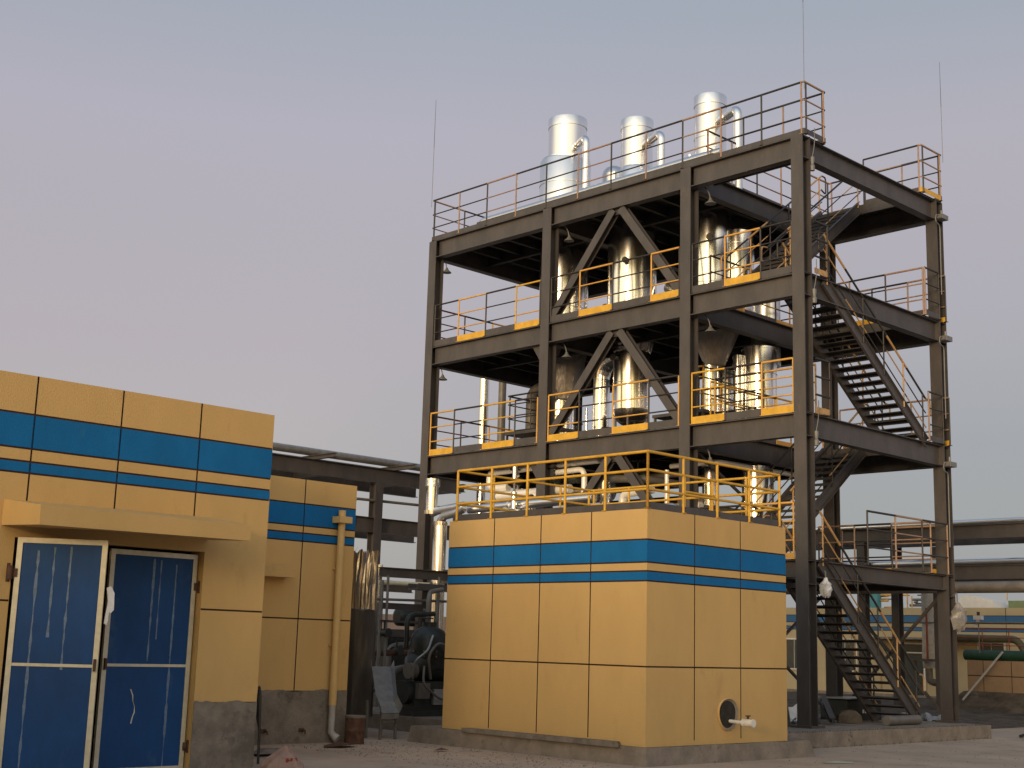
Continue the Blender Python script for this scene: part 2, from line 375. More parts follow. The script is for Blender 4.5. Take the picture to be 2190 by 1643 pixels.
# level 5 (roof)
HZ5 = [BLACKP, TANP, BLACKP, BLACKP, TANP, BLACKP]
railing(tower, [(5.9, 12.07, Z5+.014), (e, 12.07, Z5+.014), (e, .07, Z5+.014), (.84, .07, Z5+.014), (.84, 3.3, Z5+.014), (4.9, 3.3, Z5+.014)], HZ5, h=1.17, toe=(.12, [STEEL]), pcols=[BLACKP, TANP])
railing(tower, [(4.95, 1.55, Z5+.014), (5.9, 1.55, Z5+.014)][::-1][:0] or [(4.95, 1.62, Z5+.014), (4.95, .07, Z5+.014), (5.9, .07, Z5+.014), (5.9, 3.2, Z5+.014), (4.95, 3.2, Z5+.014)], [BLACKP, TANP], h=1.17, toe=(.12, [STEEL, YELP]), pcols=[BLACKP, TANP])
LY4 = ([0, .95, 2.01, 3.12, 3.98], [BLACKP, ORP, BLACKP, YELP], [STEEL, YELP]); LY3 = ([0, .93, 2.05, 3.2, 3.98], [ORP, BLACKP, YELP, BLACKP], [YELP, STEEL])
MY4 = ([0, .96, 2.02, 3.2, 4.02], [BLACKP, ORP], [STEEL, YELP]); MY3 = ([0, 1.01, 2.08, 3.16, 4.02], [ORP, BLACKP], [YELP, STEEL])
RY4 = ([0, .9, 1.84, 2.63], [BLACKP, ORP, BLACKP], [STEEL, YELP]); RY3 = ([0, .9, 1.85, 2.63], [YELP, BLACKP, ORP], [YELP, STEEL])
for z, Lf, Mf, Rf in ((Z4, LY4, MY4, RY4), (Z3, LY3, MY3, RY3)):
    zz = z+.014
    for (ya, yb), (ps, cc, tc) in (((11.8, 7.82), Lf), ((7.44, 3.42), Mf), ((3.05, .42), Rf)):
        railing(tower, [(e, ya, zz), (e, yb, zz)], cc, toe=(.16, tc), posts=ps)
    railing(tower, [(.3, 12.07, zz), (5.6, 12.07, zz)], [REDR, BLACKP, ORP], toe=None)
    railing(tower, [(5.9, 11.8, zz), (5.9, 3.4, zz)], [BLACKP, ORP])
    railing(tower, [(1.0, 3.28, zz), (4.85, 3.28, zz)], [BLACKP, ORP] if z == Z4 else [YELP, BLACKP], toe=(.12, [ORP, STEEL]))
    railing(tower, [(5.9, 3.0, zz), (5.9, .07, zz)], [TANP, BLACKP], toe=(.12, [YELP, STEEL]))
    railing(tower, [(5.6, .07, zz), (4.95, .07, zz)], [BLACKP, TANP], toe=(.12, [STEEL, YELP]), step=.6)
    for hh in (1.14, .76, .38): railing(tower, [(.34, .07, zz), (.84, .07, zz)], [BLACKP], h=hh, mids=(), toe=(.12, [ORD]) if hh > 1 else None, posts=[.5] if hh > 1 else [])
for z in (Z4, Z2): railing(tower, [(4.95, .12, z+.014), (4.95, 3.05, z+.014)], [TANP, BLACKP], toe=(.12, [STEEL, YELP]))
railing(tower, [(.86, .42, Z3+.014), (.86, 3.05, Z3+.014)], [ORP, BLACKP])
railing(tower, [(1.7, 4.7, Z3+.014), (1.7, 3.45, Z3+.014), (3.3, 3.45, Z3+.014)], [YELP, BLACKP, ORP], step=.8)
zz = Z2+.014
railing(tower, [(2.2, .07, zz), (5.62, .07, zz)], [BLACKP, TANP], step=1.1)
railing(tower, [(5.9, .3, zz), (5.9, 3.0, zz)], [TANP, BLACKP], toe=(.14, [YELP, STEEL]))
railing(tower, [(e, .45, zz), (e, 3.0, zz)], [ORP, BLACKP], toe=(.12, [ORP, STEEL]))
# ---- stairs
def flight(x0, z0, x1, z1, ya, yb, n, label=None, cols=(BLACKP, ORD, BLACKP)):
    d_ = Vector((x1-x0, 0, z1-z0)); L_ = d_.length; u_ = d_/L_
    root = MB(); w = .02
    for y in (ya, yb):
        root.bar((x0, y, z0-.02), (x1, y, z1-.02), .014, .26, STEEL)
        for o_ in (.123, -.123): root.bar((x0, y+(.03 if y == ya else -.03)*-1, z0-.02), (x1, y+(.03 if y == ya else -.03)*-1, z1-.02), .05, .012, STEEL, off=(0, o_))
    fl = sub(root.build('stair_flight'), tower)
    tm = MB(); tm.box((-.13, ya+.012, -.016), (.13, yb-.012, .004), DECK); sg = 1 if x1 > x0 else -1
    tm.box((-.13*sg-.006, ya+.012, -.058), (-.13*sg+.006, yb-.012, -.0161), DECK)
    tmesh = None
    for k in range(1, n):
        t = k/n; p = (x0+(x1-x0)*t, 0, z0+(z1-z0)*t)
        if tmesh is None: o = tm.build('tread'); tmesh = o.data
        else: o = bpy.data.objects.new('tread', tmesh); sc.collection.objects.link(o)
        o.location = p; o.parent = fl
    for y in (ya-.02, yb+.02):
        hr = MB(); H = 1.02; A = Vector((x0, y, z0)); B_ = Vector((x1, y, z1)); ns = 5
        for k in range(ns):
            a = A.lerp(B_, k/ns); b = A.lerp(B_, (k+1)/ns)
            for hh, r in ((H, .024), (H*.66, .014), (H*.33, .014)):
                hr.tube([a+Vector((0, 0, hh)), b+Vector((0, 0, hh))], r, cols[(k+(hh < H*.5)) % len(cols)], 8)
        for k in range(ns):
            a = A.lerp(B_, (k+.15)/ns) if k < ns-1 else A.lerp(B_, .97)
            hr.tube([a, a+Vector((0, 0, H))], .018, cols[k % len(cols)], 8)
        top = B_+Vector((0, 0, H)); sgn = 1 if x1 > x0 else -1
        hr.tube(bend([top, top+Vector((.18*sgn, 0, 0)), top+Vector((.18*sgn, 0, -.45)), top+Vector((0, 0, -.38))], .08, 3), .02, cols[0], 8)
        bt = A+Vector((0, 0, H)); hr.tube(bend([bt, bt+Vector((-.22*sgn, 0, -.02)), bt+Vector((-.22*sgn, 0, -.36))], .1, 3), .02, cols[1], 8)
        o = hr.build('handrail'); o.parent = fl
    return fl
flight(4.35, ZB+.02, .55, Z2, .20, 1.20, 19)
flight(.95, Z2, 4.88, Z3, 1.70, 2.75, 18)
flight(5.0, Z3, .86, Z4, .20, 1.20, 20)
flight(.95, Z4, 4.88, Z5, 1.70, 2.75, 18)
# ================================================================== LIGHTNING RODS, LAMPS, CONDUIT
def rod(x, y, z0, h, lab):
    t = thing('lightning_rod', lab, 'lightning rod', (x, y, z0), 'lightning rods on the tower roof')
    b = MB(); b.tube([(0, 0, 0), (0, 0, h*.55)], .007, LAMPM, 6); b.build('lower_rod', t)
    b = MB(); b.tube([(0, 0, h*.55), (0, 0, h)], [.007, .004], BLACKP, 6); b.build('upper_rod', t)
rod(.0, 12.10, Z5+1.0, 3.15, 'thin lightning rod rising from the left end of the roof railing')
rod(.0, .04, Z5+1.0, 3.6, 'thin lightning rod rising from the near roof corner, cut by the top of the photo')
rod(5.93, .03, Z5+1.0, 2.6, 'thin lightning rod above the far right stair landing')
LAMPSPOT = [(.42, 12.02, 12.13, 'gooseneck lamp under the roof deck beside the left end column'), (.42, 7.42, 12.12, 'gooseneck lamp under the roof deck beside the braced bay, left side'),
            (.42, 3.02, 12.12, 'gooseneck lamp under the roof deck near the stair bay'), (.42, 12.02, 9.14, 'gooseneck lamp under the second deck from the top, at the left end column'),
            (.42, 7.42, 9.14, 'gooseneck lamp under the second deck from the top, left of the braces'), (.42, 3.02, 9.14, 'gooseneck lamp in front of the wrapped funnel'),
            (.42, 3.02, 6.18, 'gooseneck lamp under the lowest deck, right of the braces')]
for x, y, z, lab in LAMPSPOT:
    t = thing('gooseneck_lamp', lab, 'lamp', (x, y, z), 'gooseneck lamps hung under the decks')
    a = MB(); a.tube(bend([(0, 0, .22), (0, 0, 0), (-.02, -.05, -.05), (-.02, -.16, -.20), (0, -.18, -.36)], .06, 3), .014, LAMPM, 8); a.box((-.04, -.04, -.03), (.04, .04, .06), LAMPM); a.build('lamp_arm', t)
    h = MB(); h.lathe((0, -.18, -.46), [(.13, 0), (.125, .015), (.07, .06), (.04, .10), (.03, .14)], LAMPM, 16); h.build('lamp_shade', t)
for z, lab in ((12.16, 'thin grey conduit slung below the roof deck'), (9.18, 'thin grey conduit slung below the second deck from the top'), (6.22, 'thin grey conduit slung below the lowest deck')):
    t = thing('conduit_run', lab, 'conduit', (.4, 12, z), 'conduits below the decks')
    b = MB(); b.tube([(.34, .5, z), (.34, 12.04, z), (5.6, 12.04, z)], .022, mat('galvanised conduit', (.55, .54, .52), .45), 8)
    for q in (1.6, 2.8, 4.3): b.box((q-.02, 12.02, z-.05), (q+.02, 12.06, z+.1), STEEL)
    sub(b.build('pipe_run'), t)
for z, lab in ((12.02, 'small grey floodlight with a bent cable high on the right end column'), (9.05, 'small grey floodlight on the right end column at the second deck'), (6.08, 'small grey floodlight on the right end column at the lowest full deck')):
    t = thing('floodlight', lab, 'floodlight', (5.66, .02, z), 'floodlights on the right end column')
    b = MB(); b.box((-.16, -.16, -.06), (.12, .02, .05), LAMPM); b.box((-.19, -.14, -.05), (-.161, .0, .04), PIPEG); b.build('housing', t)
    b = MB(); b.tube([(.0, -.05, .05), (.0, -.05, .18)], .03, LAMPM, 8); b.build('bracket', t)
    b = MB(); b.tube(bend([(-.05, -.06, .04), (-.30, -.06, .02), (-.32, -.06, -.18), (-.08, -.04, -.20), (-.06, -.02, -1.9)], .1, 4), .014, LAMPM, 8); b.build('cable', t)
# ================================================================== VESSELS
def shell(c, segs, m_, name, par, n=48):
    """segs: (z0, z1, r0, r1)"""
    b = MB()
    for z0, z1, r0, r1 in segs:
        b.lathe((c[0], c[1], 0), [(r0, z0), (r1, z1)], m_, n)
    return sub(b.build(name), par)
def bands(c, zs, r, par, name='seam_band'):
    b = MB()
    for z in zs: b.lathe((c[0], c[1], 0), [(r+.004, z-.012), (r+.012, z-.008), (r+.012, z+.008), (r+.004, z+.012)], JACKM, 48)
    return sub(b.build(name), par)
def cap_top(c, z, r, par, m_=JACKM):
    b = MB(); b.lathe((c[0], c[1], z), [(r+.015, -.26), (r+.018, -.02), (r+.012, 0), (r*.6, .05), (r*.2, .07)], m_, 48); return sub(b.build('top_cap'), par)
XV = 2.5
# left vessel
def nozzle(par, p, q, r=.075):
    b = MB(); p = Vector(p); q = Vector(q); b.tube([p, p.lerp(q, .7)], r*.6, JACKM, 12); b.tube([p.lerp(q, .7), q], r, DARKM, 16); return sub(b.build('nozzle'), par)
v1 = thing('insulated_vessel', 'leftmost shiny vessel with a wide shoulder above the roof deck', 'vessel', (XV, 9.38, Z3), 'tall aluminium clad process vessels')
shell((XV, 9.38), [(Z3+.02, 8.35, .34, .34)], JACK, 'lower_shell', v1)
b = MB(); b.lathe((XV, 9.34, 0), [(.42, 8.10), (.50, 8.6), (.60, 9.2), (.66, 9.48)], WRAP, 14, False, .03, 5, .03); sub(b.build('wrapped_funnel'), v1)
shell((XV, 9.38), [(9.50, 14.86, .66, .66), ], JACK, 'middle_shell', v1)
b = MB(); b.lathe((XV, 9.42, 0), [(.70, 13.4), (.70, 14.78), (.66, 14.86), (.53, 14.90)], JACKM, 48); sub(b.build('shoulder'), v1)
shell((XV, 9.36), [(14.86, 15.8, .525, .525)], JACKM, 'upper_shell', v1)
bands((XV, 9.38), (10.6,), .66, v1); bands((XV, 9.42), (14.1,), .70, v1); cap_top((XV, 9.36), 16.03, .525, v1)
# middle vessel
v2 = thing('insulated_vessel', 'middle shiny vessel with a rounded bottom below a flared skirt', 'vessel', (XV, 6.93, Z3), 'tall aluminium clad process vessels')
shell((XV, 6.93), [(7.62, 9.12, .47, .47)], JACK, 'lower_shell', v2)
b = MB(); b.lathe((XV, 6.93, 0), [(.10, 7.20), (.26, 7.26), (.38, 7.36), (.45, 7.50), (.47, 7.62)], JACKC, 40); b.lathe((XV, 6.93, 0), [(.12, Z3+.02), (.12, 7.22)], JACK, 20)
sub(b.build('rounded_bottom'), v2)
b = MB(); b.lathe((XV, 6.93, 0), [(.48, 9.08), (.50, 9.12), (.60, 9.50)], JACKC, 12, False, .01, 3); sub(b.build('flared_skirt'), v2)
shell((XV, 6.95), [(9.50, 12.9, .63, .63)], JACK, 'middle_shell', v2); shell((XV, 6.84), [(14.0, 15.12, .415, .415)], JACKM, 'upper_shell', v2)
b = MB(); b.lathe((XV, 6.84, 0), [(.46, 12.85), (.46, 13.95), (.415, 14.02)], JACKM, 48); sub(b.build('shoulder'), v2)
bands((XV, 6.95), (10.3,), .63, v2); bands((XV, 6.93), (8.3,), .47, v2); cap_top((XV, 6.84), 15.34, .415, v2)
for k in range(4):
    a = k*math.pi/2+.5; b = MB(); b.tube([(XV+.40*math.cos(a), 6.93+.40*math.sin(a), Z3+.02), (XV+.40*math.cos(a), 6.93+.40*math.sin(a), 7.6)], .03, PIPEG, 8)
    sub(b.build('leg'), v2)
# right vessel
v3 = thing('insulated_vessel', 'rightmost and tallest looking shiny vessel with a wrapped funnel narrowing to a pipe', 'vessel', (XV, 4.4, Z2), 'tall aluminium clad process vessels')
shell((XV, 4.42), [(ZB, 8.62, .20, .20)], JACK, 'lower_pipe', v3)
b = MB(); b.lathe((XV, 4.3, 0), [(.25, 8.45), (.44, 8.90), (.62, 9.30), (.60, 9.48)], WRAP, 9, False, .04, 8); sub(b.build('wrapped_funnel'), v3)
shell((XV, 4.42), [(9.50, 13.5, .50, .50)], JACK, 'middle_shell', v3); shell((XV, 4.44), [(12.6, 15.08, .395, .395)], JACKM, 'upper_shell', v3)
bands((XV, 4.42), (10.45,), .50, v3); bands((XV, 4.44), (14.2,), .395, v3); cap_top((XV, 4.44), 15.32, .395, v3); bands((XV, 4.42), (7.6, 6.0, 5.2), .20, v3)
nozzle(v2, (2.1, 6.72, 11.41), (1.82, 6.62, 11.38), .08); nozzle(v3, (2.15, 4.12, 11.5), (1.9, 4.0, 11.48), .085); nozzle(v2, (2.1, 7.1, 8.95), (1.92, 7.06, 8.93), .09)
# further vessels
def vessel(x, y, z0, z1, r, lab, dome=False, m_=JACK, group='smaller vessels inside the tower'):
    t = thing('slim_vessel', lab, 'vessel', (x, y, z0), group)
    shell((x, y), [(z0, z1, r, r)], m_, 'shell', t, 36)
    b = MB()
    if dome: b.lathe((x, y, z1), [(r, 0), (r*.92, r*.3), (r*.7, r*.6), (r*.3, r*.8)], m_, 36)
    else: b.lathe((x, y, z1), [(r+.01, -.05), (r+.01, .0), (r*.3, .04)], m_, 36)
    sub(b.build('top_head'), t)
    k = z0+1.0; zs = []
    while k < z1-.2: zs.append(k); k += .95
    if zs: bands((x, y), zs, r, t)
    return t
vessel(3.0, 3.98, Z4+.02, 11.8, .40, 'slim dome-topped vessel right of the rightmost vessel under the roof deck', True)
vessel(3.5, 3.72, 7.3, 8.95, .42, 'wide short vessel standing near the stairs on the lowest deck')
vessel(3.1, 4.05, Z3+.02, 8.75, .13, 'narrow pipe-like vessel between the wrapped funnel and the short vessel')
vessel(3.6, 4.75, Z3+.02, 8.55, .15, 'narrow vessel behind the funnel pipe on the lowest deck')
vessel(4.1, 6.0, Z4+.02, 12.0, .30, 'slim vessel behind the middle and right vessels under the roof deck')
vessel(4.3, 8.7, Z4+.02, 12.1, .28, 'slim dark vessel between the left and middle vessels')
vessel(3.6, 8.6, 12.6, 14.55, .34, 'short rear vessel half hidden behind the wide left shoulder above the roof', True, JACKM)
vessel(3.1, 3.55, ZB, 6.0, .33, 'slim vessel under the lowest deck beside the stair bay')
vessel(3.3, 3.05+.9, ZB, 5.9, .12, 'narrow pipe vessel beside the stair bay under the lowest deck')
vessel(4.6, 4.4, ZB, 6.0, .30, 'wide vessel behind the rooftop rail under the lowest deck')
vessel(3.9, 3.8, Z4-.02-.9, Z4+.9, .36, 'short shiny vessel showing through the stair opening', False, JACKM)
vessel(4.9, 5.0, Z3+.02, 8.8, .34, 'vessel with a flat top behind the short vessel')
# ---- pipes
def pipe(pts, r, lab, m_=JACKM, rb=.2, n=14, flanges=(), name='insulated_pipe', cat='pipe', group=None):
    t = thing(name, lab, cat, pts[0], group)
    b = MB(); b.tube(bend(pts, rb, 7), r, m_, n); sub(b.build('pipe_run'), t)
    if flanges:
        f = MB()
        for (p, ax) in flanges:
            p = Vector(p); ax = Vector(ax)*.03; f.tube([p-ax, p+ax], r*1.35, m_, n)
        sub(f.build('flange'), t)
    return t
pipe([(2.1, 8.28, Z5), (2.1, 8.28, 15.18), (2.35, 8.95, 15.12)], .095, 'hooked shiny pipe beside the leftmost vessel on the roof', flanges=[((2.28, 8.75, 15.13), (.3, 1, 0))])
pipe([(2.1, 5.68, Z5), (2.1, 5.68, 14.62), (2.35, 6.45, 14.55)], .095, 'hooked shiny pipe beside the middle vessel on the roof', flanges=[((2.28, 6.2, 14.57), (.3, 1, 0))])
pipe([(2.1, 3.30, Z5), (2.1, 3.30, 14.62), (2.35, 4.05, 14.55)], .105, 'hooked shiny pipe beside the rightmost vessel on the roof', flanges=[((2.28, 3.8, 14.57), (.3, 1, 0))])
for (x, y, z, lab) in ((2.2, 7.0+.35, 14.0, 'short thin upright pipe between the left and middle vessels on the roof'), (2.2, 4.85, 13.85, 'short thin upright pipe between the middle and right vessels on the roof')):
    pipe([(x, y, Z5), (x, y, z)], .04, lab)
pipe([(1.0, 11.15, Z5+.02), (1.0, 11.15, Z5+.60), (1.0, 2.95, Z5+.60)], .115, 'long shiny header pipe lying along the front edge of the roof deck', rb=.2)
pipe([(1.3, 10.8, Z5+.30), (1.3, 3.2, Z5+.30)], .06, 'thin grey pipe below the long header on the roof deck', PIPEG)
tr = thing('cable_tray', 'long dark flat tray under the header pipe along the roof edge', 'cable tray', (.8, 7, Z5))
b = MB(); b.box((.70, 3.0, Z5+.36), (.98, 11.0, Z5+.50), STEEL)
for q in range(8): b.box((.83, 3.3+q*1.05, Z5+.014), (.87, 3.34+q*1.05, Z5+.36), STEEL)
sub(b.build('tray'), tr)
# large elbow duct between the left and middle vessels
el = thing('elbow_duct', 'large segmented elbow duct joining the middle vessel on the lowest deck', 'duct', (XV, 7.95, Z3))
b = MB(); b.tube([(XV, 7.95, Z3+.02), (XV, 7.95, 8.55)], .215, JACK, 28); sub(b.build('riser'), el)
pts = [(XV, 7.95, 8.55)]
for k in range(1, 8):
    a = R(k*90/7); pts.append((XV, 7.95-.52+.52*math.cos(a), 8.55+.52*math.sin(a)))
for k in range(7):
    sgm = MB(); a_, b_ = Vector(pts[k]), Vector(pts[k+1]); sgm.tube([a_, a_.lerp(b_, .5), b_], .218+.004*(k % 2), JACK, 28, True); sub(sgm.build('elbow_segment'), el)
b = MB(); b.tube([pts[-1], (XV, 7.15, 9.07)], .215, JACK, 28); sub(b.build('nozzle'), el)
pipe([(5.0, 15.1, 0), (5.0, 15.1, 10.6)], .155, 'tall bright upright pipe beyond the left end of the tower', JACK, n=24)
pipe([(5.3, 14.6, 0), (5.3, 14.6, 10.0)], .12, 'dark upright pipe beside the tall bright pipe beyond the tower', PIPEG, n=16)
# dark gantry elbow and small platform in the left bay
pipe([(3.0, 11.0, Z3), (3.0, 11.0, 8.70), (3.0, 8.9, 8.70)], .16, 'square-shouldered grey duct bending over in the left bay', PIPEG, rb=.35)
ca = thing('access_platform', 'small raised grey work platform in the left bay of the lowest full deck', 'platform', (2.6, 10, Z3))
b = MB(); b.box((1.9, 9.0, Z3+.72), (3.2, 10.9, Z3+.80), STEEL); sub(b.build('platform_deck'), ca)
def post(par, x, y, z0, z1, w=.05, m_=STEEL, name='leg'):
    b = MB(); b.bar((x, y, z0), (x, y, z1), w, w, m_, up=(1, 0, 0)); return sub(b.build(name), par)
for x, y in ((1.95, 9.05), (1.95, 10.85), (3.15, 9.05), (3.15, 10.85)): post(ca, x, y, Z3+.02, Z3+.72)
railing(ca, [(1.95, 9.1, Z3+.80), (1.95, 10.85, Z3+.80), (3.15, 10.85, Z3+.80)], [BLACKP], h=1.0)
ca2 = thing('access_platform', 'small dark work platform right of the braces beside the funnel pipe', 'platform', (1.3, 3.9, Z3))
b = MB(); b.box((.9, 3.4, Z3+.46), (2.2, 4.9, Z3+.53), STEEL); sub(b.build('platform_deck'), ca2)
for x, y in ((.95, 3.45), (.95, 4.85), (2.15, 3.45), (2.15, 4.85)): post(ca2, x, y, Z3+.02, Z3+.46)
railing(ca2, [(2.2, 3.5, Z3+.53), (.95, 3.5, Z3+.53), (.95, 4.0, Z3+.53)], [BLACKP, ORP], h=1.0, step=.9)
# pipes crossing behind the rooftop railing (under the lowest deck)
PW = mat('bright new cladding', (.88, .86, .83), .40, .15, .06, 5, .3, 10)
pipe([(.55, 9.3, 5.62), (.55, 9.98, 5.62), (.55, 9.98, 6.05), (.55, 8.2, 6.08), (.55, 6.2, 6.10)], .10, 'white shiny pipe hooking back on itself behind the left part of the roof railing', PW, rb=.24, flanges=[((.55, 8.3, 6.08), (0, 1, 0)), ((.55, 7.0, 6.09), (0, 1, 0))])
pipe([(.50, 9.6, 5.40), (.50, 7.1, 5.45)], .11, 'level shiny pipe behind the left part of the roof railing', PW)
pipe([(.9, 10.0, 5.12), (.9, 8.2, 5.15)], .14, 'stout level shiny pipe low behind the roof railing', PW)
pipe([(1.6, 10.4, 4.9), (1.6, 4.0, 4.98)], .09, 'lower level shiny pipe behind the roof railing', PW)
pipe([(.9, 6.33, 4.2), (.9, 6.33, 6.24)], .125, 'upright bright pipe in the braced bay behind the roof railing', JACK, flanges=[((.9, 6.33, 6.2), (0, 0, 1)), ((.9, 6.33, 5.0), (0, 0, 1))])
pipe([(.35, 8.35, 4.5), (.35, 8.35, 5.28), (1.4, 8.1, 5.35)], .14, 'short elbowed pipe behind the left middle of the roof railing', JACK, rb=.22)
pipe([(.4, 7.1, 5.22), (.4, 6.2, 5.24)], .085, 'short level bright pipe just left of the upright bright pipe', PW)
pipe([(1.9, 11.2, 4.72), (1.9, 7.2, 4.78)], .12, 'thick level pipe low behind the roof railing', PW)
pipe([(.6, 5.9, 5.62), (.6, 4.9, 5.55), (2.0, 4.6, 5.5)], .09, 'dark level pipe between the two brace feet behind the railing', PIPEG)
for pts, r, lab in (([(.5, 9.95, 4.6), (.5, 9.95, 5.3)], .08, 'short bright upright pipe at the left end behind the roof railing'),
                    ([(.45, 8.0, 5.85), (.45, 6.6, 5.88), (.45, 6.6, 5.2)], .07, 'white pipe turning down just left of the upright bright pipe'),
                    ([(.7, 5.6, 4.4), (.7, 5.6, 5.25), (.7, 4.7, 5.3)], .10, 'white elbowed pipe right of the upright bright pipe'),
                    ([(.9, 7.6, 4.9), (.9, 5.1, 4.95)], .09, 'level white pipe low in the braced bay behind the roof railing'),
                    ([(.6, 4.2, 4.3), (.6, 4.2, 5.7)], .05, 'thin white upright pipe near the right brace foot'),
                    ([(1.6, 4.9, 5.95), (1.6, 3.5, 5.95), (4.5, 3.4, 5.95)], .06, 'dark grey pipe turning right under the lowest deck'),
                    ([(-.6, 3.4, 4.1), (-.6, 1.2, 4.12), (-.6, .9, 3.9)], .10, 'bright level pipe behind the right railing of the small building')):
    pipe(pts, r, lab, PW)
tk2 = thing('horizontal_tank', 'larger dark horizontal tank low at the far side behind the roof railing', 'tank', (5.0, 7, 4.2))
b = MB(); b.tube([(5.0, 4.6, 4.75), (5.0, 4.75, 4.75), (5.0, 8.9, 4.75), (5.0, 9.05, 4.75)], [.3, .52, .52, .3], DARKM, 28); sub(b.build('tank_body'), tk2)
for y in (5.3, 8.3):
    b = MB(); b.bar((5.0, y, ZB), (5.0, y, 4.3), .18, .18, STEEL, up=(1, 0, 0)); sub(b.build('saddle'), tk2)
cbx = thing('control_cabinet', 'pale upright cabinet behind the right part of the roof railing', 'cabinet', (3.0, 5.0, Z2))
b = MB(); b.box((2.6, 4.9, 4.2), (3.2, 5.5, 5.35), mat('cabinet paint', (.50, .36, .25), .6)); sub(b.build('cabinet_body'), cbx)
hx = MB(); hx.tube([(2.0, 8.6, 5.55), (2.0, 7.2, 5.58)], .30, JACKC, 24); tag(hx.build('heat_exchanger'), 'short fat dull cylinder among the pipes behind the roof railing', 'exchanger')
pipe([(.7, 7.85, 5.55), (.7, 7.85, 6.0)], .10, 'short upright bright pipe stub behind the second roof rail bay', JACK)
pipe([(.8, 9.2, 3.8), (.8, 9.2, 6.2)], .035, 'thin white upright pipe behind the left part of the roof railing', WHITE)
pipe([(.8, 9.05, 3.8), (.8, 9.05, 5.6)], .03, 'thinner white upright pipe beside the thin white one', WHITE)
pipe([(2.2, 6.9, 4.95), (2.2, 4.2, 4.95), (4.8, 4.2, 4.95)], .11, 'dark level pipe behind the braces', PIPEG)
pipe([(1.9, 9.2, 5.75), (1.9, 4.9, 5.8), (4.8, 4.9, 5.8)], .07, 'thin dark pipe turning away under the lowest deck', PIPEG)
# valve cluster
def valve(x, y, z, lab, s=1.0, m_=DARKM, grp='small valves on the pipes'):
    t = thing('valve', lab, 'valve', (x, y, z), grp)
    b = MB(); b.tube([(0, -.14*s, 0), (0, -.11*s, 0)], .09*s, m_, 14); b.tube([(0, .11*s, 0), (0, .14*s, 0)], .09*s, m_, 14); b.tube([(0, -.12*s, 0), (0, 0, 0), (0, .12*s, 0)], [.05*s, .08*s, .05*s], m_, 12); b.build('body', t)
    b = MB(); b.tube([(0, 0, .05*s), (0, 0, .24*s)], .02*s, m_, 8); b.build('stem', t)
    b = MB(); b.tube([(.10*s*math.cos(a*math.pi/8), .10*s*math.sin(a*math.pi/8), .24*s) for a in range(17)], .012*s, m_, 6, False)
    for a in (0, math.pi/2): b.tube([(-.1*s*math.cos(a), -.1*s*math.sin(a), .24*s), (.1*s*math.cos(a), .1*s*math.sin(a), .24*s)], .008*s, m_, 6)
    b.build('handwheel', t)
for p, lab in (((2.0, 8.3, Z3+.5), 'dark valve beside the large elbow duct'), ((1.9, 6.3, Z3+.35), 'dark valve below the rounded vessel bottom'), ((2.0, 7.3, Z3+.3), 'dark valve left of the rounded vessel bottom'),
               ((.5, 7.0, 5.66), 'dark valve on the lower level pipe'), ((1.0, 5.4, 5.75), 'dark valve on the level pipe in the braced bay'), ((.4, 8.9, 5.72), 'dark valve near the elbowed pipe behind the railing'),
               ((.3, 7.5, 5.66), 'dark valve left of the upright bright pipe'), ((2.2, 3.6, 6.9), 'dark valve below the small dark platform')):
    valve(*p, lab, 1.25)
for k, (x, y, z0, z1, r) in enumerate(((4.6, 6.1, Z3, 8.9, .05), (4.4, 5.6, Z3, 8.7, .06), (4.5, 5.2, Z3, 9.0, .045), (3.0, 5.3, Z3, 8.2, .05), (3.2, 9.1, Z3, 8.0, .04), (3.0, 5.1, Z4, 11.2, .035), (3.1, 7.75, Z4, 11.4, .05), (3.1, 8.1, Z4, 11.0, .035), (3.5, 5.5, Z4, 11.9, .05))):
    labs = ['thin upright pipe at the far side right of the elbow duct, leftmost of three', 'upright pipe at the far side behind the brace foot', 'thin tall upright pipe at the far side near the stair bay', 'upright pipe just left of the funnel pipe',
            'thin upright pipe by the left vessel on the lowest deck', 'thin bright upright pipe right of the middle vessel', 'bright upright pipe just left of the middle vessel', 'thin upright pipe beside the bright one left of the middle vessel', 'upright pipe behind the right brace under the roof deck']
    pipe([(x, y, z0+.02), (x, y, z1)], r, labs[k], JACK if k not in (0, 2) else PIPEG)
for (x, y) in ((2.35, 4.05), (3.05, 3.6), (3.1, 4.2)): pass
ob = thing('diagonal_duct', 'sloping shiny duct between the right brace and the right vessel', 'duct', (3.0, 5.2, Z4))
b = MB(); b.tube([(3.2, 6.3, Z4+1.4), (3.2, 4.6, Z4+.15)], .17, JACKM, 20); sub(b.build('duct_run'), ob)
ob = thing('diagonal_duct', 'sloping shiny duct between the left and middle vessels', 'duct', (3.0, 8, Z4))
b = MB(); b.tube([(3.6, 8.9, Z4+1.3), (3.6, 7.3, Z4+.2)], .16, JACKM, 20); sub(b.build('duct_run'), ob)
# drum leaning among the pipes behind the railing
tk = thing('horizontal_tank', 'dark horizontal tank behind the braces under the lowest deck', 'tank', (3.6, 7, 4.6))
b = MB(); b.tube([(3.6, 5.4, 5.1), (3.6, 5.5, 5.1), (3.6, 8.6, 5.1), (3.6, 8.7, 5.1)], [.25, .42, .42, .25], DARKM, 28); sub(b.build('tank_body'), tk)
for y in (6, 8): post(tk, 3.6, y, ZB, 4.8, .15, STEEL, 'saddle')
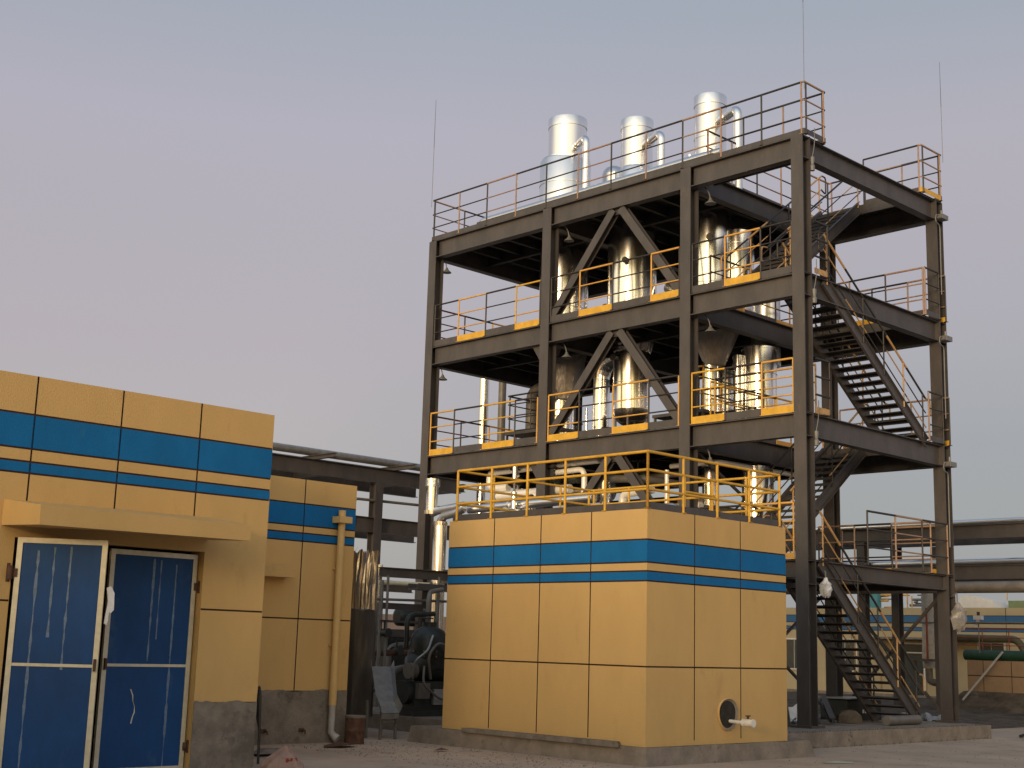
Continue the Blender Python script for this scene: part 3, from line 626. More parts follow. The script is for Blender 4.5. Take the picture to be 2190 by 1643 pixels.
# ================================================================== WALL BUILDER (real recessed joints)
def wallgrid(mb, org, du, us, zs, n, gw=.022, depth=.012, colf=None, vlim=None):
    """wall skin in plane org + u*du, outward normal n. us: vertical joints; zs: rows [(z0,z1,mat)], joints between rows"""
    org = Vector(org); du = Vector(du); n = Vector(n)
    U0, U1 = us[0], us[-1]; j = us[1:-1]
    cols = []; a = U0
    for q in j: cols.append((a, q-gw/2, 0)); cols.append((q-gw/2, q+gw/2, 1)); a = q+gw/2
    cols.append((a, U1, 0))
    for (z0, z1, m_) in zs:
        for (u0, u1, isj) in cols:
            jn = isj and (vlim is None or z0 >= vlim)
            mm = GROOVE if (jn or m_ is GROOVE) else m_
            if jn and m_ is WALL_B: mm = WALL_BJ
            off = -n*depth if (jn or m_ is GROOVE) else Vector((0, 0, 0))
            p = [org+du*u0+off+Vector((0, 0, z0)), org+du*u1+off+Vector((0, 0, z0)), org+du*u1+off+Vector((0, 0, z1)), org+du*u0+off+Vector((0, 0, z1))]
            if du.cross(Vector((0, 0, 1))).dot(n) < 0: p.reverse()
            mb.poly(p, mm)
            # joint side walls
            if jn:
                for uu in (u0, u1):
                    q = [org+du*uu+Vector((0, 0, z0)), org+du*uu-n*depth+Vector((0, 0, z0)), org+du*uu-n*depth+Vector((0, 0, z1)), org+du*uu+Vector((0, 0, z1))]
                    mb.poly(q, GROOVE)
            elif m_ is GROOVE:
                for zz_ in (z0, z1):
                    q = [org+du*u0+Vector((0, 0, zz_)), org+du*u1+Vector((0, 0, zz_)), org+du*u1-n*depth+Vector((0, 0, zz_)), org+du*u0-n*depth+Vector((0, 0, zz_))]
                    mb.poly(q, GROOVE)
WALL_BJ = mat('dark blue joint', (.006, .05, .14), .9)
G = .024
def rows(zb, joint, b2b, b2t, bb, bt, top, wall=WALL_Y, blue=WALL_B):
    r = []; z = zb
    for q, m_below in ((joint, wall), (b2b, wall), (b2t, blue), (bb, wall), (bt, blue)):
        if q is None: continue
        r.append((z, q-G/2, m_below)); r.append((q-G/2, q+G/2, GROOVE)); z = q+G/2
    r.append((z, top, wall)); return r
# ================================================================== CONTROL BUILDING
BX, BY, BX1, BY1, BT = -7.181, -1.776, -3.519, 2.769, 3.82
cb = thing('control_building', 'small flat-roofed yellow building with two blue bands, standing before the tower', 'building', (BX, BY, 0))
rw = rows(.275, 1.446, 2.723, 2.872, 3.005, 3.352, BT); rw = [(.275, .345, WALL_Y), (.345, rw[0][1], WALL_Y)]+rw[1:]
b = MB()
wallgrid(b, (BX, BY, 0), (0, 1, 0), [0, 1.155, 2.275, 3.39, BY1-BY], rw, (-1, 0, 0), vlim=.34)
wallgrid(b, (BX, BY, 0), (1, 0, 0), [0, 1.163, 2.367, BX1-BX], rw, (0, -1, 0), vlim=.34)
wallgrid(b, (BX1, BY, 0), (0, 1, 0), [0, 1.155, 2.275, 3.39, BY1-BY], rw, (1, 0, 0))
wallgrid(b, (BX, BY1, 0), (1, 0, 0), [0, 1.163, 2.367, BX1-BX], rw, (0, 1, 0))
b.poly([(BX, BY, BT), (BX1, BY, BT), (BX1, BY1, BT), (BX, BY1, BT)], CONC)
b.poly([(BX, BY, .275), (BX, BY1, .275), (BX1, BY1, .275), (BX1, BY, .275)], CONC)
sub(b.build('wall'), cb)
b = MB()      # footing: uneven poured concrete ledge
P_ = [(-7.215, -1.815), (-2.95, -1.83), (-2.6, -1.2), (-2.6, 3.0), (-7.26, 3.5)]
Pb = [(-7.225, -1.83), (-2.80, -1.86), (-2.45, -1.2), (-2.5, 3.1), (-7.30, 3.55)]
for k in range(5):
    a, c = P_[k], P_[(k+1) % 5]; a2, c2 = Pb[k], Pb[(k+1) % 5]; nn = 12
    for q in range(nn):
        t, u_ = q/nn, (q+1)/nn
        jt = [(math.sin(k*5+i*1.7)*.004) for i in (q, q+1)]
        if q == 0: jt[0] = 0
        if q == nn-1: jt[1] = 0
        pa = (a[0]+(c[0]-a[0])*t, a[1]+(c[1]-a[1])*t); pc_ = (a[0]+(c[0]-a[0])*u_, a[1]+(c[1]-a[1])*u_)
        qa = (a2[0]+(c2[0]-a2[0])*t, a2[1]+(c2[1]-a2[1])*t); qc = (a2[0]+(c2[0]-a2[0])*u_, a2[1]+(c2[1]-a2[1])*u_)
        b.poly([(*qa, -.02), (*qc, -.02), (*pc_, .272+jt[1]), (*pa, .272+jt[0])], CONC)
b.poly([(*p, .272) for p in P_], CONC)
sub(b.build('footing'), cb)
b = MB()      # dark roof curb behind the parapet edge
for a, c in (((BX+.05, BY+.05), (BX1-.05, BY+.05)), ((BX+.05, BY+.05), (BX+.05, BY1-.05)), ((BX1-.05, BY+.05), (BX1-.05, BY1-.05)), ((BX+.05, BY1-.05), (BX1-.05, BY1-.05))):
    b.bar((*a, BT+.058), (*c, BT+.058), .05, .11, STEEL)
sub(b.build('roof_curb'), cb)
ro1 = railing(cb, [(BX+.02, BY1-.16, BT+.004), (BX+.02, BY+.02, BT+.004)], [ROOFP], h=.885, rt=.024, rm=.022, mids=(.30, .60), step=.88, rp=.023)
railing(cb, [(BX+.02, BY+.02, BT+.004), (BX1-.14, BY+.02, BT+.004)], [ROOFP], h=.885, rt=.024, rm=.022, mids=(.30, .60), step=.88, rp=.023)
railing(cb, [(BX+.02, BY1-.16, BT+.004), (BX1-.14, BY1-.16, BT+.004), (BX1-.14, BY+1.5, BT+.004)], [ROOFP], h=.885, rt=.022, rm=.022, mids=(.30, .60), step=.95, rp=.022)
railing(cb, [(BX1-.14, BY+.02, BT+.004), (BX1-.14, BY+1.4, BT+.004), (BX1-1.0, BY+1.4, BT+.004)], [ROOFP], h=.885, rt=.022, rm=.022, mids=(.30, .60), step=.75, rp=.022)
# porthole + tap
ph = thing('wall_opening', 'round dark hole through the yellow wall low on the right face', 'hole', (-5.18, BY, .73))
b = MB(); nn = 28; rn = random.Random(4)
rim = []
for k in range(nn):
    a = 2*math.pi*k/nn; r = .245*(1+.03*math.sin(3*a)); rim.append((r*math.cos(a), r*math.sin(a)*1.0))
for k in range(nn):
    p, q = rim[k], rim[(k+1) % nn]
    b.poly([(p[0], -.035, p[1]), (q[0], -.035, q[1]), (q[0]*1.06, -.004, q[1]*1.06), (p[0]*1.06, -.004, p[1]*1.06)], WALL_Y)
    b.poly([(p[0], -.035, p[1]), (q[0], -.035, q[1]), (q[0]*.86, -.008, q[1]*.86), (p[0]*.86, -.008, p[1]*.86)], CONC)
b.build('rim', ph)
b = MB(); b.poly([(x*.88, -.007, z*.88) for x, z in rim], mat('hole dark', (.028, .024, .018), .95, 0, .3, 12)); b.build('hole_shade_disc', ph)  # flat dark disc painted as the shade inside the hole
tap = thing('water_tap', 'white plastic tap sticking out of the round hole', 'tap', (-5.12, BY, .62), rz=0)
b = MB(); b.tube([(0, 0, 0), (0, -.26, -.01)], .028, WHITE, 12); b.build('spout', tap)
b = MB(); b.tube([(0, -.26, -.01), (0, -.29, -.01)], .062, WHITE, 16); b.tube([(0, -.29, -.01), (0, -.36, -.01), (0, -.44, -.01)], [.05, .065, .05], WHITE, 14); b.tube([(0, -.44, -.01), (0, -.47, -.01)], .062, WHITE, 16); b.build('valve_body', tap)
b = MB(); b.tube([(0, -.36, .05), (0, -.36, .09)], .02, IRON, 10); b.box((-.05, -.375, .09), (.05, -.345, .108), IRON); b.build('handle', tap)
# plank on the footing
pk = MB(); pk.hexa([(-7.30, -1.35, .245), (-7.19, -1.30, .245), (-7.19, 2.05, .25), (-7.30, 2.15, .25), (-7.30, -1.35, .325), (-7.19, -1.27, .33), (-7.19, 2.05, .325), (-7.30, 2.15, .32)], CONC2)
tag(pk.build('broken_plank'), 'long broken dusty slab resting along the foot of the yellow wall', 'slab')
# shiny pipe on the small building's roof
pipe([(-3.9, 2.4, BT+.12), (-3.9, 2.4, BT+.42), (-3.95, .30, BT+.42), (-4.1, -.1, BT+.16), (-4.1, -.3, BT+.10)], .085, 'bright elbowed pipe lying on the small building roof behind its right railing', JACKM, rb=.12)
# ================================================================== LEFT BUILDING
LY = .60; LX1 = -12.455; LX0 = -24.0
lb = thing('store_building', 'taller yellow building at the left edge with blue bands, canopy and blue door', 'building', (LX1, LY, 0))
rwl = rows(.86, 2.052, 3.575, 3.715, 3.872, 4.292, 4.77)
jt = [LX1-.0, -13.62, -14.77, -15.92, -17.07, -18.22, -19.4, -20.6, -21.8, -23.0]
us = sorted([q-LX0 for q in jt[1:]]); us = [0]+us+[LX1-LX0]
b = MB()
DX0, DX1, DZ1 = -16.02, -13.42, 2.80       # doorway
# skin in three pieces round the doorway: build grid, dropping cells in the doorway
def wall_with_door(mb):
    org = Vector((LX0, LY, 0)); n = Vector((0, -1, 0))
    xs = [LX0]; segs = []
    # columns over the full width with vertical joints only above z 3.2
    edges = sorted(set([LX0, LX1, DX0, DX1]+[q-.011 for q in jt[1:]]+[q+.011 for q in jt[1:]]))
    for (z0, z1, m_) in rwl:
        sub_z = [z0, z1]
        for q in (DZ1, 3.20):
            if z0 < q < z1: sub_z.append(q)
        sub_z.sort()
        for za, zb_ in zip(sub_z, sub_z[1:]):
            for xa, xb in zip(edges, edges[1:]):
                xm = (xa+xb)/2; zm = (za+zb_)/2
                if DX0 < xm < DX1 and zm < DZ1: continue
                isj = any(abs(xm-q) < .012 for q in jt[1:]) and zm > 3.20
                mm = GROOVE if (isj or m_ is GROOVE) else m_
                if isj and m_ is WALL_B: mm = WALL_BJ
                y = LY+(.010 if (isj or m_ is GROOVE) else 0)
                mb.poly([(xa, y, za), (xb, y, za), (xb, y, zb_), (xa, y, zb_)], mm)
wall_with_door(b)
T_ = 9.0
b.poly([(LX1, LY, 0), (LX1, LY+T_, 0), (LX1, LY+T_, 4.77), (LX1, LY, 4.77)], WALL_Y)
b.poly([(LX0, LY, 4.77), (LX1, LY, 4.77), (LX1, LY+.28, 4.77), (LX0, LY+.28, 4.77)], WALL_Y)
b.poly([(LX0, LY+.28, 4.5), (LX1, LY+.28, 4.5), (LX1, LY+T_, 4.5), (LX0, LY+T_, 4.5)], CONC); b.poly([(LX0, LY+.28, 4.5), (LX1, LY+.28, 4.5), (LX1, LY+.28, 4.77), (LX0, LY+.28, 4.77)], CONC)
b.poly([(LX0, LY, 0), (LX0, LY, 4.77), (LX0, LY+T_, 4.77), (LX0, LY+T_, 0)], WALL_Y)
# doorway reveals
b.poly([(DX1, LY, 0), (DX1, LY+.18, 0), (DX1, LY+.18, DZ1), (DX1, LY, DZ1)], WALL_Y); b.poly([(DX0, LY, 0), (DX0, LY, DZ1), (DX0, LY+.18, DZ1), (DX0, LY+.18, 0)], WALL_Y)
b.poly([(DX0, LY, DZ1), (DX1, LY, DZ1), (DX1, LY+.18, DZ1), (DX0, LY+.18, DZ1)], WALL_Y)
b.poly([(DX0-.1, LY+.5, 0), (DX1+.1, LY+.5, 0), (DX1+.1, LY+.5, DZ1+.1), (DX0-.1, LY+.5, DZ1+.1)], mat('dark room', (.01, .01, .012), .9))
sub(b.build('wall'), lb)
b = MB()      # cement skirting with an uneven top edge, 4 mm proud
def skirt(mb, x0, x1, y, z_top, n=40, seed=1, yo=.004, z_bot=-.02):
    r_ = random.Random(seed); pr = None
    for i in range(n+1):
        x = x0+(x1-x0)*i/n; zt = z_top+r_.uniform(-.012, .012)+.01*math.sin(i*.6)
        if pr: mb.poly([(pr[0], y-yo, z_bot), (x, y-yo, z_bot), (x, y-yo, zt), (pr[0], y-yo, pr[1])], CONC2)
        pr = (x, zt)
skirt(b, DX1, LX1+.004, LY, .865, 22, 2); skirt(b, LX0, DX0, LY, .865, 60, 3)
b.poly([(LX1+.004, LY-.004, -.02), (LX1+.004, LY+T_, -.02), (LX1+.004, LY+T_, .865), (LX1+.004, LY-.004, .865)], CONC2)
sub(b.build('skirting'), lb)
b = MB()      # canopy with sloping top
cx0, cx1, cy = -16.20, -13.38, -.40
b.hexa([(cx0, cy, 2.893), (cx1, cy, 2.915), (cx1, LY-.001, 2.96), (cx0, LY-.001, 2.93), (cx0, cy, 3.118), (cx1, cy, 3.11), (cx1, LY-.001, 3.26), (cx0, LY-.001, 3.24)], WALL_Y)
sub(b.build('door_canopy'), lb)
cx = MB(); r_ = random.Random(11)     # crack / patch marks
x = -13.55; z = 3.13
for k in range(9):
    w = .055+.02*r_.random(); h = .022+.018*r_.random(); cx.poly([(x, LY-.004, z-h), (x+w, LY-.004, z-h-.006), (x+w, LY-.004, z+h*.3), (x, LY-.004, z+h*.4)], PVC); x += w*.95; z -= .012
sub(cx.build('plaster_patch'), lb)
# second (recessed) building
SY, SX1 = 3.861, -8.43
sb = thing('annex_building', 'lower yellow building with blue bands behind the left one, with a drainpipe', 'building', (SX1, SY, 0))
rws = rows(.86, 2.04, 3.337, 3.475, 3.60, 3.975, 4.39)
b = MB(); U0 = -14.6
wallgrid(b, (U0, SY, 0), (1, 0, 0), [0, -11.84-U0+.0, -10.69-U0, -9.535-U0, SX1-U0], rws, (0, -1, 0))
b.poly([(SX1, SY, 0), (SX1, SY+6, 0), (SX1, SY+6, 4.39), (SX1, SY, 4.39)], WALL_Y)
b.poly([(U0, SY, 4.39), (SX1, SY, 4.39), (SX1, SY+6, 4.39), (U0, SY+6, 4.39)], CONC)
b.poly([(U0, SY+6, 0), (U0, SY+6, 4.39), (SX1, SY+6, 4.39), (SX1, SY+6, 0)], WALL_Y)
b.poly([(U0, SY, 0), (U0, SY, 4.39), (U0, SY+6, 4.39), (U0, SY+6, 0)], WALL_Y)
sub(b.build('wall'), sb)
b = MB(); skirt(b, U0, SX1+.004, SY, .865, 60, 9); b.poly([(SX1+.004, SY-.004, -.02), (SX1+.004, SY+6, -.02), (SX1+.004, SY+6, .865), (SX1+.004, SY-.004, .865)], CONC2)
sub(b.build('skirting'), sb)
b = MB(); b.hexa([(-11.2, SY-.30, 2.70), (-9.85, SY-.30, 2.70), (-9.85, SY-.001, 2.70), (-11.2, SY-.001, 2.70), (-11.2, SY-.30, 2.88), (-9.85, SY-.30, 2.88), (-9.85, SY-.001, 2.92), (-11.2, SY-.001, 2.92)], WALL_Y); sub(b.build('window_canopy'), sb)
b = MB(); b.tube([(-8.80, SY-.10, 3.70), (-8.80, SY-.10, 1.0)], .062, PVC, 20); b.tube([(-8.80, SY-.10, 3.80), (-8.80, SY-.10, 3.92)], .062, PVC, 20)
b.tube([(-8.80, SY-.10, .62), (-8.80, SY-.10, .18), (-8.76, SY-.17, .10)], .058, PVCW, 20); b.tube([(-8.80, SY-.10, 1.0), (-8.80, SY-.10, .62)], .066, PVC, 20)
b.tube([(-8.765, SY-.165, .105), (-8.74, SY-.21, .07)], .07, PVCW, 20)
b.box((-8.935, SY-.22, 3.70), (-8.665, SY-.004, 3.81), PVC)
for z in (2.9, 1.6): b.box((-8.88, SY-.04, z), (-8.72, SY-.002, z+.03), PVC)
b = b.build('drainpipe'); sub(b, sb)
for x in (-10.1, -9.35):
    b = MB(); b.tube([(x, SY-.02, .22), (x, SY-.12, .22), (x, SY-.13, .16)], .014, IRON, 8); b.box((x-.05, SY-.03, .19), (x+.05, SY-.006, .25), IRON); sub(b.build('wall_bracket'), sb)
# ================================================================== DOORS
def door_leaf(name, lab, hinge, ang, w, z0, z1, mirror=False):
    t = thing(name, lab, 'door', (hinge[0], hinge[1], z0), 'pair of blue door leaves', rz=ang)
    s = -1 if mirror else 1; H = z1-z0; fr = .062; th = .05
    def X(x): return x*s
    def bx(mb, x0, x1, y0, y1, za, zb_, m_):
        a, b_ = sorted((X(x0), X(x1))); mb.box((a, y0, za), (b_, y1, zb_), m_)
    p = MB(); bx(p, fr, w-fr, -.012, .012, fr, H-fr, DOORB); p.build('panel', t)
    f = MB()
    bx(f, 0, fr, -th/2, th/2, 0, H, ALU); bx(f, w-fr, w, -th/2, th/2, 0, H, ALU); bx(f, fr, w-fr, -th/2, th/2, H-fr, H, ALU); bx(f, fr, w-fr, -th/2, th/2, 0, fr, ALU)
    f.build('frame', t)
    f = MB(); bx(f, fr, w-fr, -th/2+.004, th/2-.004, 1.30, 1.335, ALU); f.build('mid_rail', t)
    for fx, top, bot in ((.24, .97, .03), (.42, .985, .62), (.60 if not mirror else .5, .99, .5)):
        f = MB(); r_ = random.Random(int(fx*100)+(5 if mirror else 0)); x = w*fx; z = H*top-fr; pw = .012
        while z > H*bot:
            z2_ = z-r_.uniform(.06, .16); nw = max(.003, .012+r_.uniform(-.010, .009))*(1 if r_.random() > .12 else .4); xo = r_.uniform(-.003, .003)
            q = [(X(x-pw), -.014, z), (X(x+pw), -.014, z), (X(x+nw+xo), -.014, z2_), (X(x-nw+xo), -.014, z2_)]
            f.poly(q if not mirror else q[::-1], TAPE); pw = nw; z = z2_
        f.build('tape_strip', t)
    h = MB()
    bx(h, w-.05, w-.02, -th/2-.035, -th/2-.001, 1.26, 1.40, IRON); h.build('latch', t)
    for z in (H-.42, .30):
        h = MB(); h.tube([(X(-.05), -.05, z-.08), (X(-.05), -.05, z+.08)], .035, IRON, 10); bx(h, -.14, -.06, -.03, .005, z-.11, z+.11, IRON); bx(h, -.05, .03, -.04, -.027, z-.05, z+.05, IRON); h.build('hinge', t)
    return t
door_leaf('door_leaf', 'blue door leaf with pale frame standing ajar at the left edge', (-15.99, LY-.03), R(-35), 1.04, .0, 2.80)
door_leaf('door_leaf', 'darker closed blue door leaf in the shade under the canopy', (-13.45, LY+.13), 0, 1.25, .0, 2.76, True)
tp = MB(); r_ = random.Random(2)
zz_ = 1.02; xx_ = -14.28; pv = None
for k in range(7):
    w = .002+.004*r_.random(); q = (xx_+.01*math.sin(k*2), zz_)
    if pv: tp.poly([(pv[0]-pv[2], LY+.11, pv[1]), (pv[0]+pv[2], LY+.10, pv[1]), (q[0]+w, LY+.10, q[1]), (q[0]-w, LY+.11, q[1])], WHITE)
    pv = (q[0], q[1], w); zz_ -= .07; xx_ += .025*(1 if k < 3 else -.4)
tag(tp.build('peeling_tape'), 'curl of torn white tape hanging on the darker blue leaf', 'tape')
rag = MB(); rx, ry = -15.12, LY-.62
pts = [(0, 2.28), (.05, 2.30), (.10, 2.22), (.11, 2.02), (.07, 1.98), (.05, 2.0), (.045, 1.90), (.03, 1.84), (.0, 1.86), (.015, 2.0), (.03, 2.12)]
rag.poly([(rx+x, ry-.04, z-.04) for x, z in pts], BAGW); rag.poly([(rx+x, ry-.025, z-.04) for x, z in reversed(pts)], BAGW)
tag(rag.build('torn_plastic_strip'), 'torn white plastic strip hanging on the edge of the ajar door', 'plastic strip')
# cable loop at the corner of the left building
cl = MB(); cl.tube(bend([(-12.40, LY-.03, .35), (-12.42, LY-.03, .95), (-12.36, LY+.1, 1.06), (-12.22, LY+.30, 1.0), (-12.25, LY+.30, .70), (-12.38, LY+.0, .50), (-12.40, LY-.04, .05)], .08, 4), .018, BLACK, 8)
cl.tube(bend([(-12.38, LY-.0, .50), (-12.30, LY+.2, .9), (-12.26, LY+.25, .98), (-12.28, LY+.2, .65)], .08, 4), .014, BLACK, 8)
tag(cl.build('cable_coil'), 'looped black cable hanging at the corner of the left building', 'cable')
# ================================================================== ALLEY CLUTTER
dr = thing('rusty_drum', 'squat rust-brown drum standing at the foot of the drainpipe', 'drum', (-8.50, 3.50, 0))
b = MB(); b.lathe((0, 0, 0), [(.165, 0), (.17, .02), (.165, .04), (.165, .2), (.17, .21), (.165, .22), (.165, .43)], IRON, 28); b.build('drum_body', dr)
b = MB(); b.lathe((0, 0, 0), [(.175, .425), (.178, .44), (.178, .455), (.17, .465)], CONC2, 28); b.build('drum_rim', dr)
ch = thing('metal_chute', 'bent grey sheet-metal chute sloping down to the yard on a small stand', 'chute', (-7.35, 4.0, 0))
lo = [Vector((-7.54, 3.98, .46)), Vector((-7.14, 3.98, .46))]; md = [Vector((-7.50, 4.18, .66)), Vector((-7.12, 4.18, .66))]; hi = [Vector((-6.76, 5.3, 1.24)), Vector((-6.30, 5.3, 1.24))]
b = MB(); up = Vector((0, -.02, .12)); th = Vector((0, 0, -.008))
for (a, c) in ((lo, md), (md, hi)):
    b.hexa([a[0]+th, a[1]+th, c[1]+th, c[0]+th, a[0], a[1], c[1], c[0]], GALV)
    for k in (0, 1):
        dx = Vector((-.05 if k == 0 else .05, 0, 0)); t_ = Vector((.006, 0, 0))
        b.hexa([a[k], a[k]+t_, c[k]+t_, c[k], a[k]+up+dx, a[k]+up+t_+dx, c[k]+up+t_+dx, c[k]+up+dx], GALV)
b.hexa([lo[0]+Vector((0, 0, -.10)), lo[1]+Vector((0, 0, -.10)), lo[1]+Vector((0, .01, -.10)), lo[0]+Vector((0, .01, -.10)), lo[0], lo[1], lo[1]+Vector((0, .01, 0)), lo[0]+Vector((0, .01, 0))], GALV)
sub(b.build('trough'), ch)
for x in (-7.50, -7.16):
    for y in (4.05, 4.45): post(ch, x, y, 0, .42+(y-4.05)*.6, .04, PIPEG)
b = MB(); b.bar((-7.5, 4.05, .30), (-7.16, 4.05, .30), .04, .04, PIPEG); sub(b.build('crossbar'), ch)
# crinkled foil clad riser behind the annex
fo = thing('foil_clad_riser', 'wide upright duct in crinkled foil cladding rising behind the annex corner', 'duct', (-6.55, 6.0, .28))
b = MB(); n = 46; r_ = random.Random(6); rr_ = [.29*(1+.10*math.sin(k*1.9)+.06*r_.uniform(-1, 1)) for k in range(n)]
prof = [(0.0, 3.45)]
bb = len(b.v); levels = [.28, .9, 1.6, 2.2, 2.8, 3.2, 3.42]; kk = b.mid(JACKC)
for i, z in enumerate(levels):
    amp = i/(len(levels)-1)
    for k in range(n):
        a = 2*math.pi*k/n; q = .29+(rr_[k]-.29)*(.3+.9*amp)+.012*r_.uniform(-1, 1)
        b.v.append((-6.55+q*math.cos(a), 6.0+q*math.sin(a), z+(r_.uniform(-.05, .05) if i == len(levels)-1 else 0)))
for i in range(len(levels)-1):
    for k in range(n): b.f.append((bb+i*n+k, bb+i*n+(k+1) % n, bb+(i+1)*n+(k+1) % n, bb+(i+1)*n+k)); b.mi.append(kk); b.sm.append(False)
sub(b.build('cladding'), fo)
b = MB(); b.lathe((-6.55, 6.0, 0), [(.22, .28), (.22, 3.38)], DARKM, 20); sub(b.build('core'), fo)
LOWF = mat('dark reflection foil', (.13, .12, .115), .35, .6, .3, 4, .7, 8, (1, 1, .2))  # dark reflections on the lower half of the riser put into the colour
b = MB(); b.lathe((-6.55, 6.0, 0), [(.335, .28), (.33, 1.2), (.335, 2.0), (.325, 2.3)], LOWF, 15, False, .035, 3, .03); sub(b.build('dark_reflection_sheet'), fo)
# shiny vertical drop pipe by the left end column
pp = thing('insulated_pipe', 'bright vertical drop pipe with joined elbows beside the left end column', 'pipe', (-.7, 10.4, 0))
b = MB(); b.tube([(-.7, 10.42, .3), (-.7, 10.42, 4.70)], .17, JACK, 24); sub(b.build('lower_run'), pp)
b = MB(); b.tube([(-.7, 10.78, 4.95), (-.7, 10.78, 5.60)], .15, JACK, 24); b.tube([(-.7, 10.78, 5.60), (-.7, 10.78, 5.80)], .19, SILV, 14); sub(b.build('upper_run'), pp)
b = MB(); b.tube([(-.7, 10.42, 4.68), (-.7, 10.30, 4.83), (-.7, 9.8, 4.90), (-.7, 9.55, 5.0)], .105, JACKM, 18); b.tube([(-.7, 10.74, 4.93), (-.7, 10.55, 4.98), (-.7, 9.55, 5.06)], .10, JACKM, 18); sub(b.build('elbow'), pp)
b = MB()
for p, q in (((-.7, 10.42, 4.6), (-.7, 10.42, 4.7)), ((-.7, 10.78, 4.9), (-.7, 10.78, 5.0))): b.tube([p, q], .19, JACKC, 12, smooth=False)
sub(b.build('flange'), pp)
pipe([(-.4, 9.7, 5.0), (-.4, 5.5, 5.05)], .11, 'level shiny pipe running right from the bright drop pipe', JACKM, flanges=[((-.4, 8.2, 5.02), (0, 1, 0))])
nz = thing('pipe_stub', 'stubby shiny pipe stub with a round end behind the left roof railing', 'pipe', (-.5, 7.6, 4.6))
b = MB(); b.tube([(-.9, 7.9, 4.78), (-.3, 7.9, 4.78)], .14, JACKM, 20); b.tube([(-.6, 7.9, 4.9), (-.6, 7.9, 5.30)], .07, JACK, 14); b.tube([(-.6, 7.9, 5.62), (-.6, 7.9, 5.95)], .06, JACK, 14); b.tube([(-.6, 7.9, 5.3), (-.6, 7.9, 5.62)], .03, PIPEG, 8); sub(b.build('stub'), nz)
# portal frame of square members and pipes in the alley
po = thing('pipe_portal', 'small dark steel portal carrying pipes at the end of the alley', 'pipe support', (-3.1, 9, .28))
for x in (-3.68, -2.50): post(po, x, 9.0, .28, 2.55, .11, STEEL, 'upright')
for x0_, x1_, z, h_ in ((-3.72, -2.42, 2.50, .14), (-3.62, -2.56, 2.16, .05), (-3.62, -2.56, 1.90, .16)):
    b = MB(); b.bar((x0_, 9.0, z), (x1_, 9.0, z), .10, h_, STEEL); sub(b.build('crossbar'), po)
labs = ['thin grey upright pipe left of the alley portal', 'thin pale upright pipe hugging the alley portal', 'thin grey upright pipe right of the alley portal, nearest the portal', 'thin grey upright pipe right of the alley portal, middle one', 'thin grey upright pipe nearest the dark pump']
for k, (x, y, z0, z1, r) in enumerate(((-3.95, 8.6, .3, 3.05, .045), (-3.86, 8.5, .3, 3.15, .03), (-2.42, 8.7, .9, 3.1, .035), (-2.26, 8.6, .9, 3.2, .03), (-2.12, 8.8, .9, 2.9, .03))):
    pipe([(x, y, z0), (x, y, z1)], r, labs[k], PIPEG)
pipe([(-4.3, 8.6, 2.62), (-1.9, 8.6, 2.66)], .03, 'thin level pipe crossing the top of the alley portal', PIPEG)
pipe([(-3.9, 8.8, 3.00), (-2.2, 8.8, 3.03)], .05, 'pale yellow level pipe above the alley portal', mat('pale lagging', (.62, .58, .42), .7))
fb = thing('floor_beam', 'loose end of a dark steel beam lying on the portal top', 'beam', (-2.6, 9, 3.2))
b = MB(); b.ibeam((-3.4, 9.4, 3.28), (-.6, 9.4, 3.30), .16, .22, STEEL); sub(b.build('beam'), fb)
ws = thing('wash_tank', 'pale rusty horizontal tank glimpsed through the alley portal', 'tank', (-.5, 14, 0))
b = MB(); b.tube([(-2.0, 14.5, 1.2), (-1.9, 14.5, 1.2), (3.2, 14.5, 1.2), (3.3, 14.5, 1.2)], [.35, .55, .55, .35], mat('pale rusty tank', (.36, .25, .19), .7, 0, .3, 3), 24); sub(b.build('tank_body'), ws)
for x in (-1.6, 2.4):
    b = MB(); b.box((x, 14.2, 0), (x+.3, 14.8, .7), CONC); sub(b.build('saddle'), ws)
bw = thing('boundary_wall', 'pale pinkish wall seen at the far end of the alley', 'wall', (2, 20, 0))
b = MB(); b.box((-4, 20, 0), (14, 20.25, 2.6), mat('pale pink wall', (.50, .38, .32), .9, 0, .12, 1)); sub(b.build('wall_body'), bw)
# dark pump skid
pu = thing('pump_skid', 'dark green-black pump set on a skid beside the yellow wall', 'pump', (-4.9, 6.0, .28))
b = MB(); b.box((-5.45, 5.55, .28), (-4.0, 6.45, .40), DARKM); b.box((-5.35, 5.7, .40), (-4.1, 6.3, .95), DARKM); sub(b.build('base_frame'), pu)
b = MB(); b.tube([(-5.15, 6.0, 1.15), (-5.1, 6.0, 1.2), (-4.2, 6.0, 1.25), (-4.1, 6.0, 1.25)], [.18, .30, .34, .2], DARKM, 24); sub(b.build('motor'), pu)
b = MB(); b.lathe((-4.75, 6.0, 0), [(.36, 1.2), (.40, 1.5), (.38, 1.8), (.30, 1.95), (.12, 2.05)], DARKM, 24); sub(b.build('casing'), pu)
b = MB(); b.lathe((-4.75, 6.0, 0), [(.43, 1.46), (.43, 1.52)], DARKM, 24); b.lathe((-4.75, 6.0, 0), [(.15, 2.0), (.15, 2.12)], DARKM, 18); sub(b.build('flange'), pu)
b = MB(); b.tube(bend([(-5.0, 5.62, 1.0), (-5.15, 5.55, 1.45), (-4.95, 5.5, 1.72), (-4.7, 5.5, 1.65), (-4.6, 5.5, 1.1), (-4.3, 5.5, .8)], .15, 5), .028, PIPEG, 10); b.tube(bend([(-5.2, 5.6, 1.25), (-5.3, 5.5, .9), (-4.9, 5.45, .62), (-4.3, 5.45, .52)], .15, 5), .025, PIPEG, 10); sub(b.build('hose'), pu)
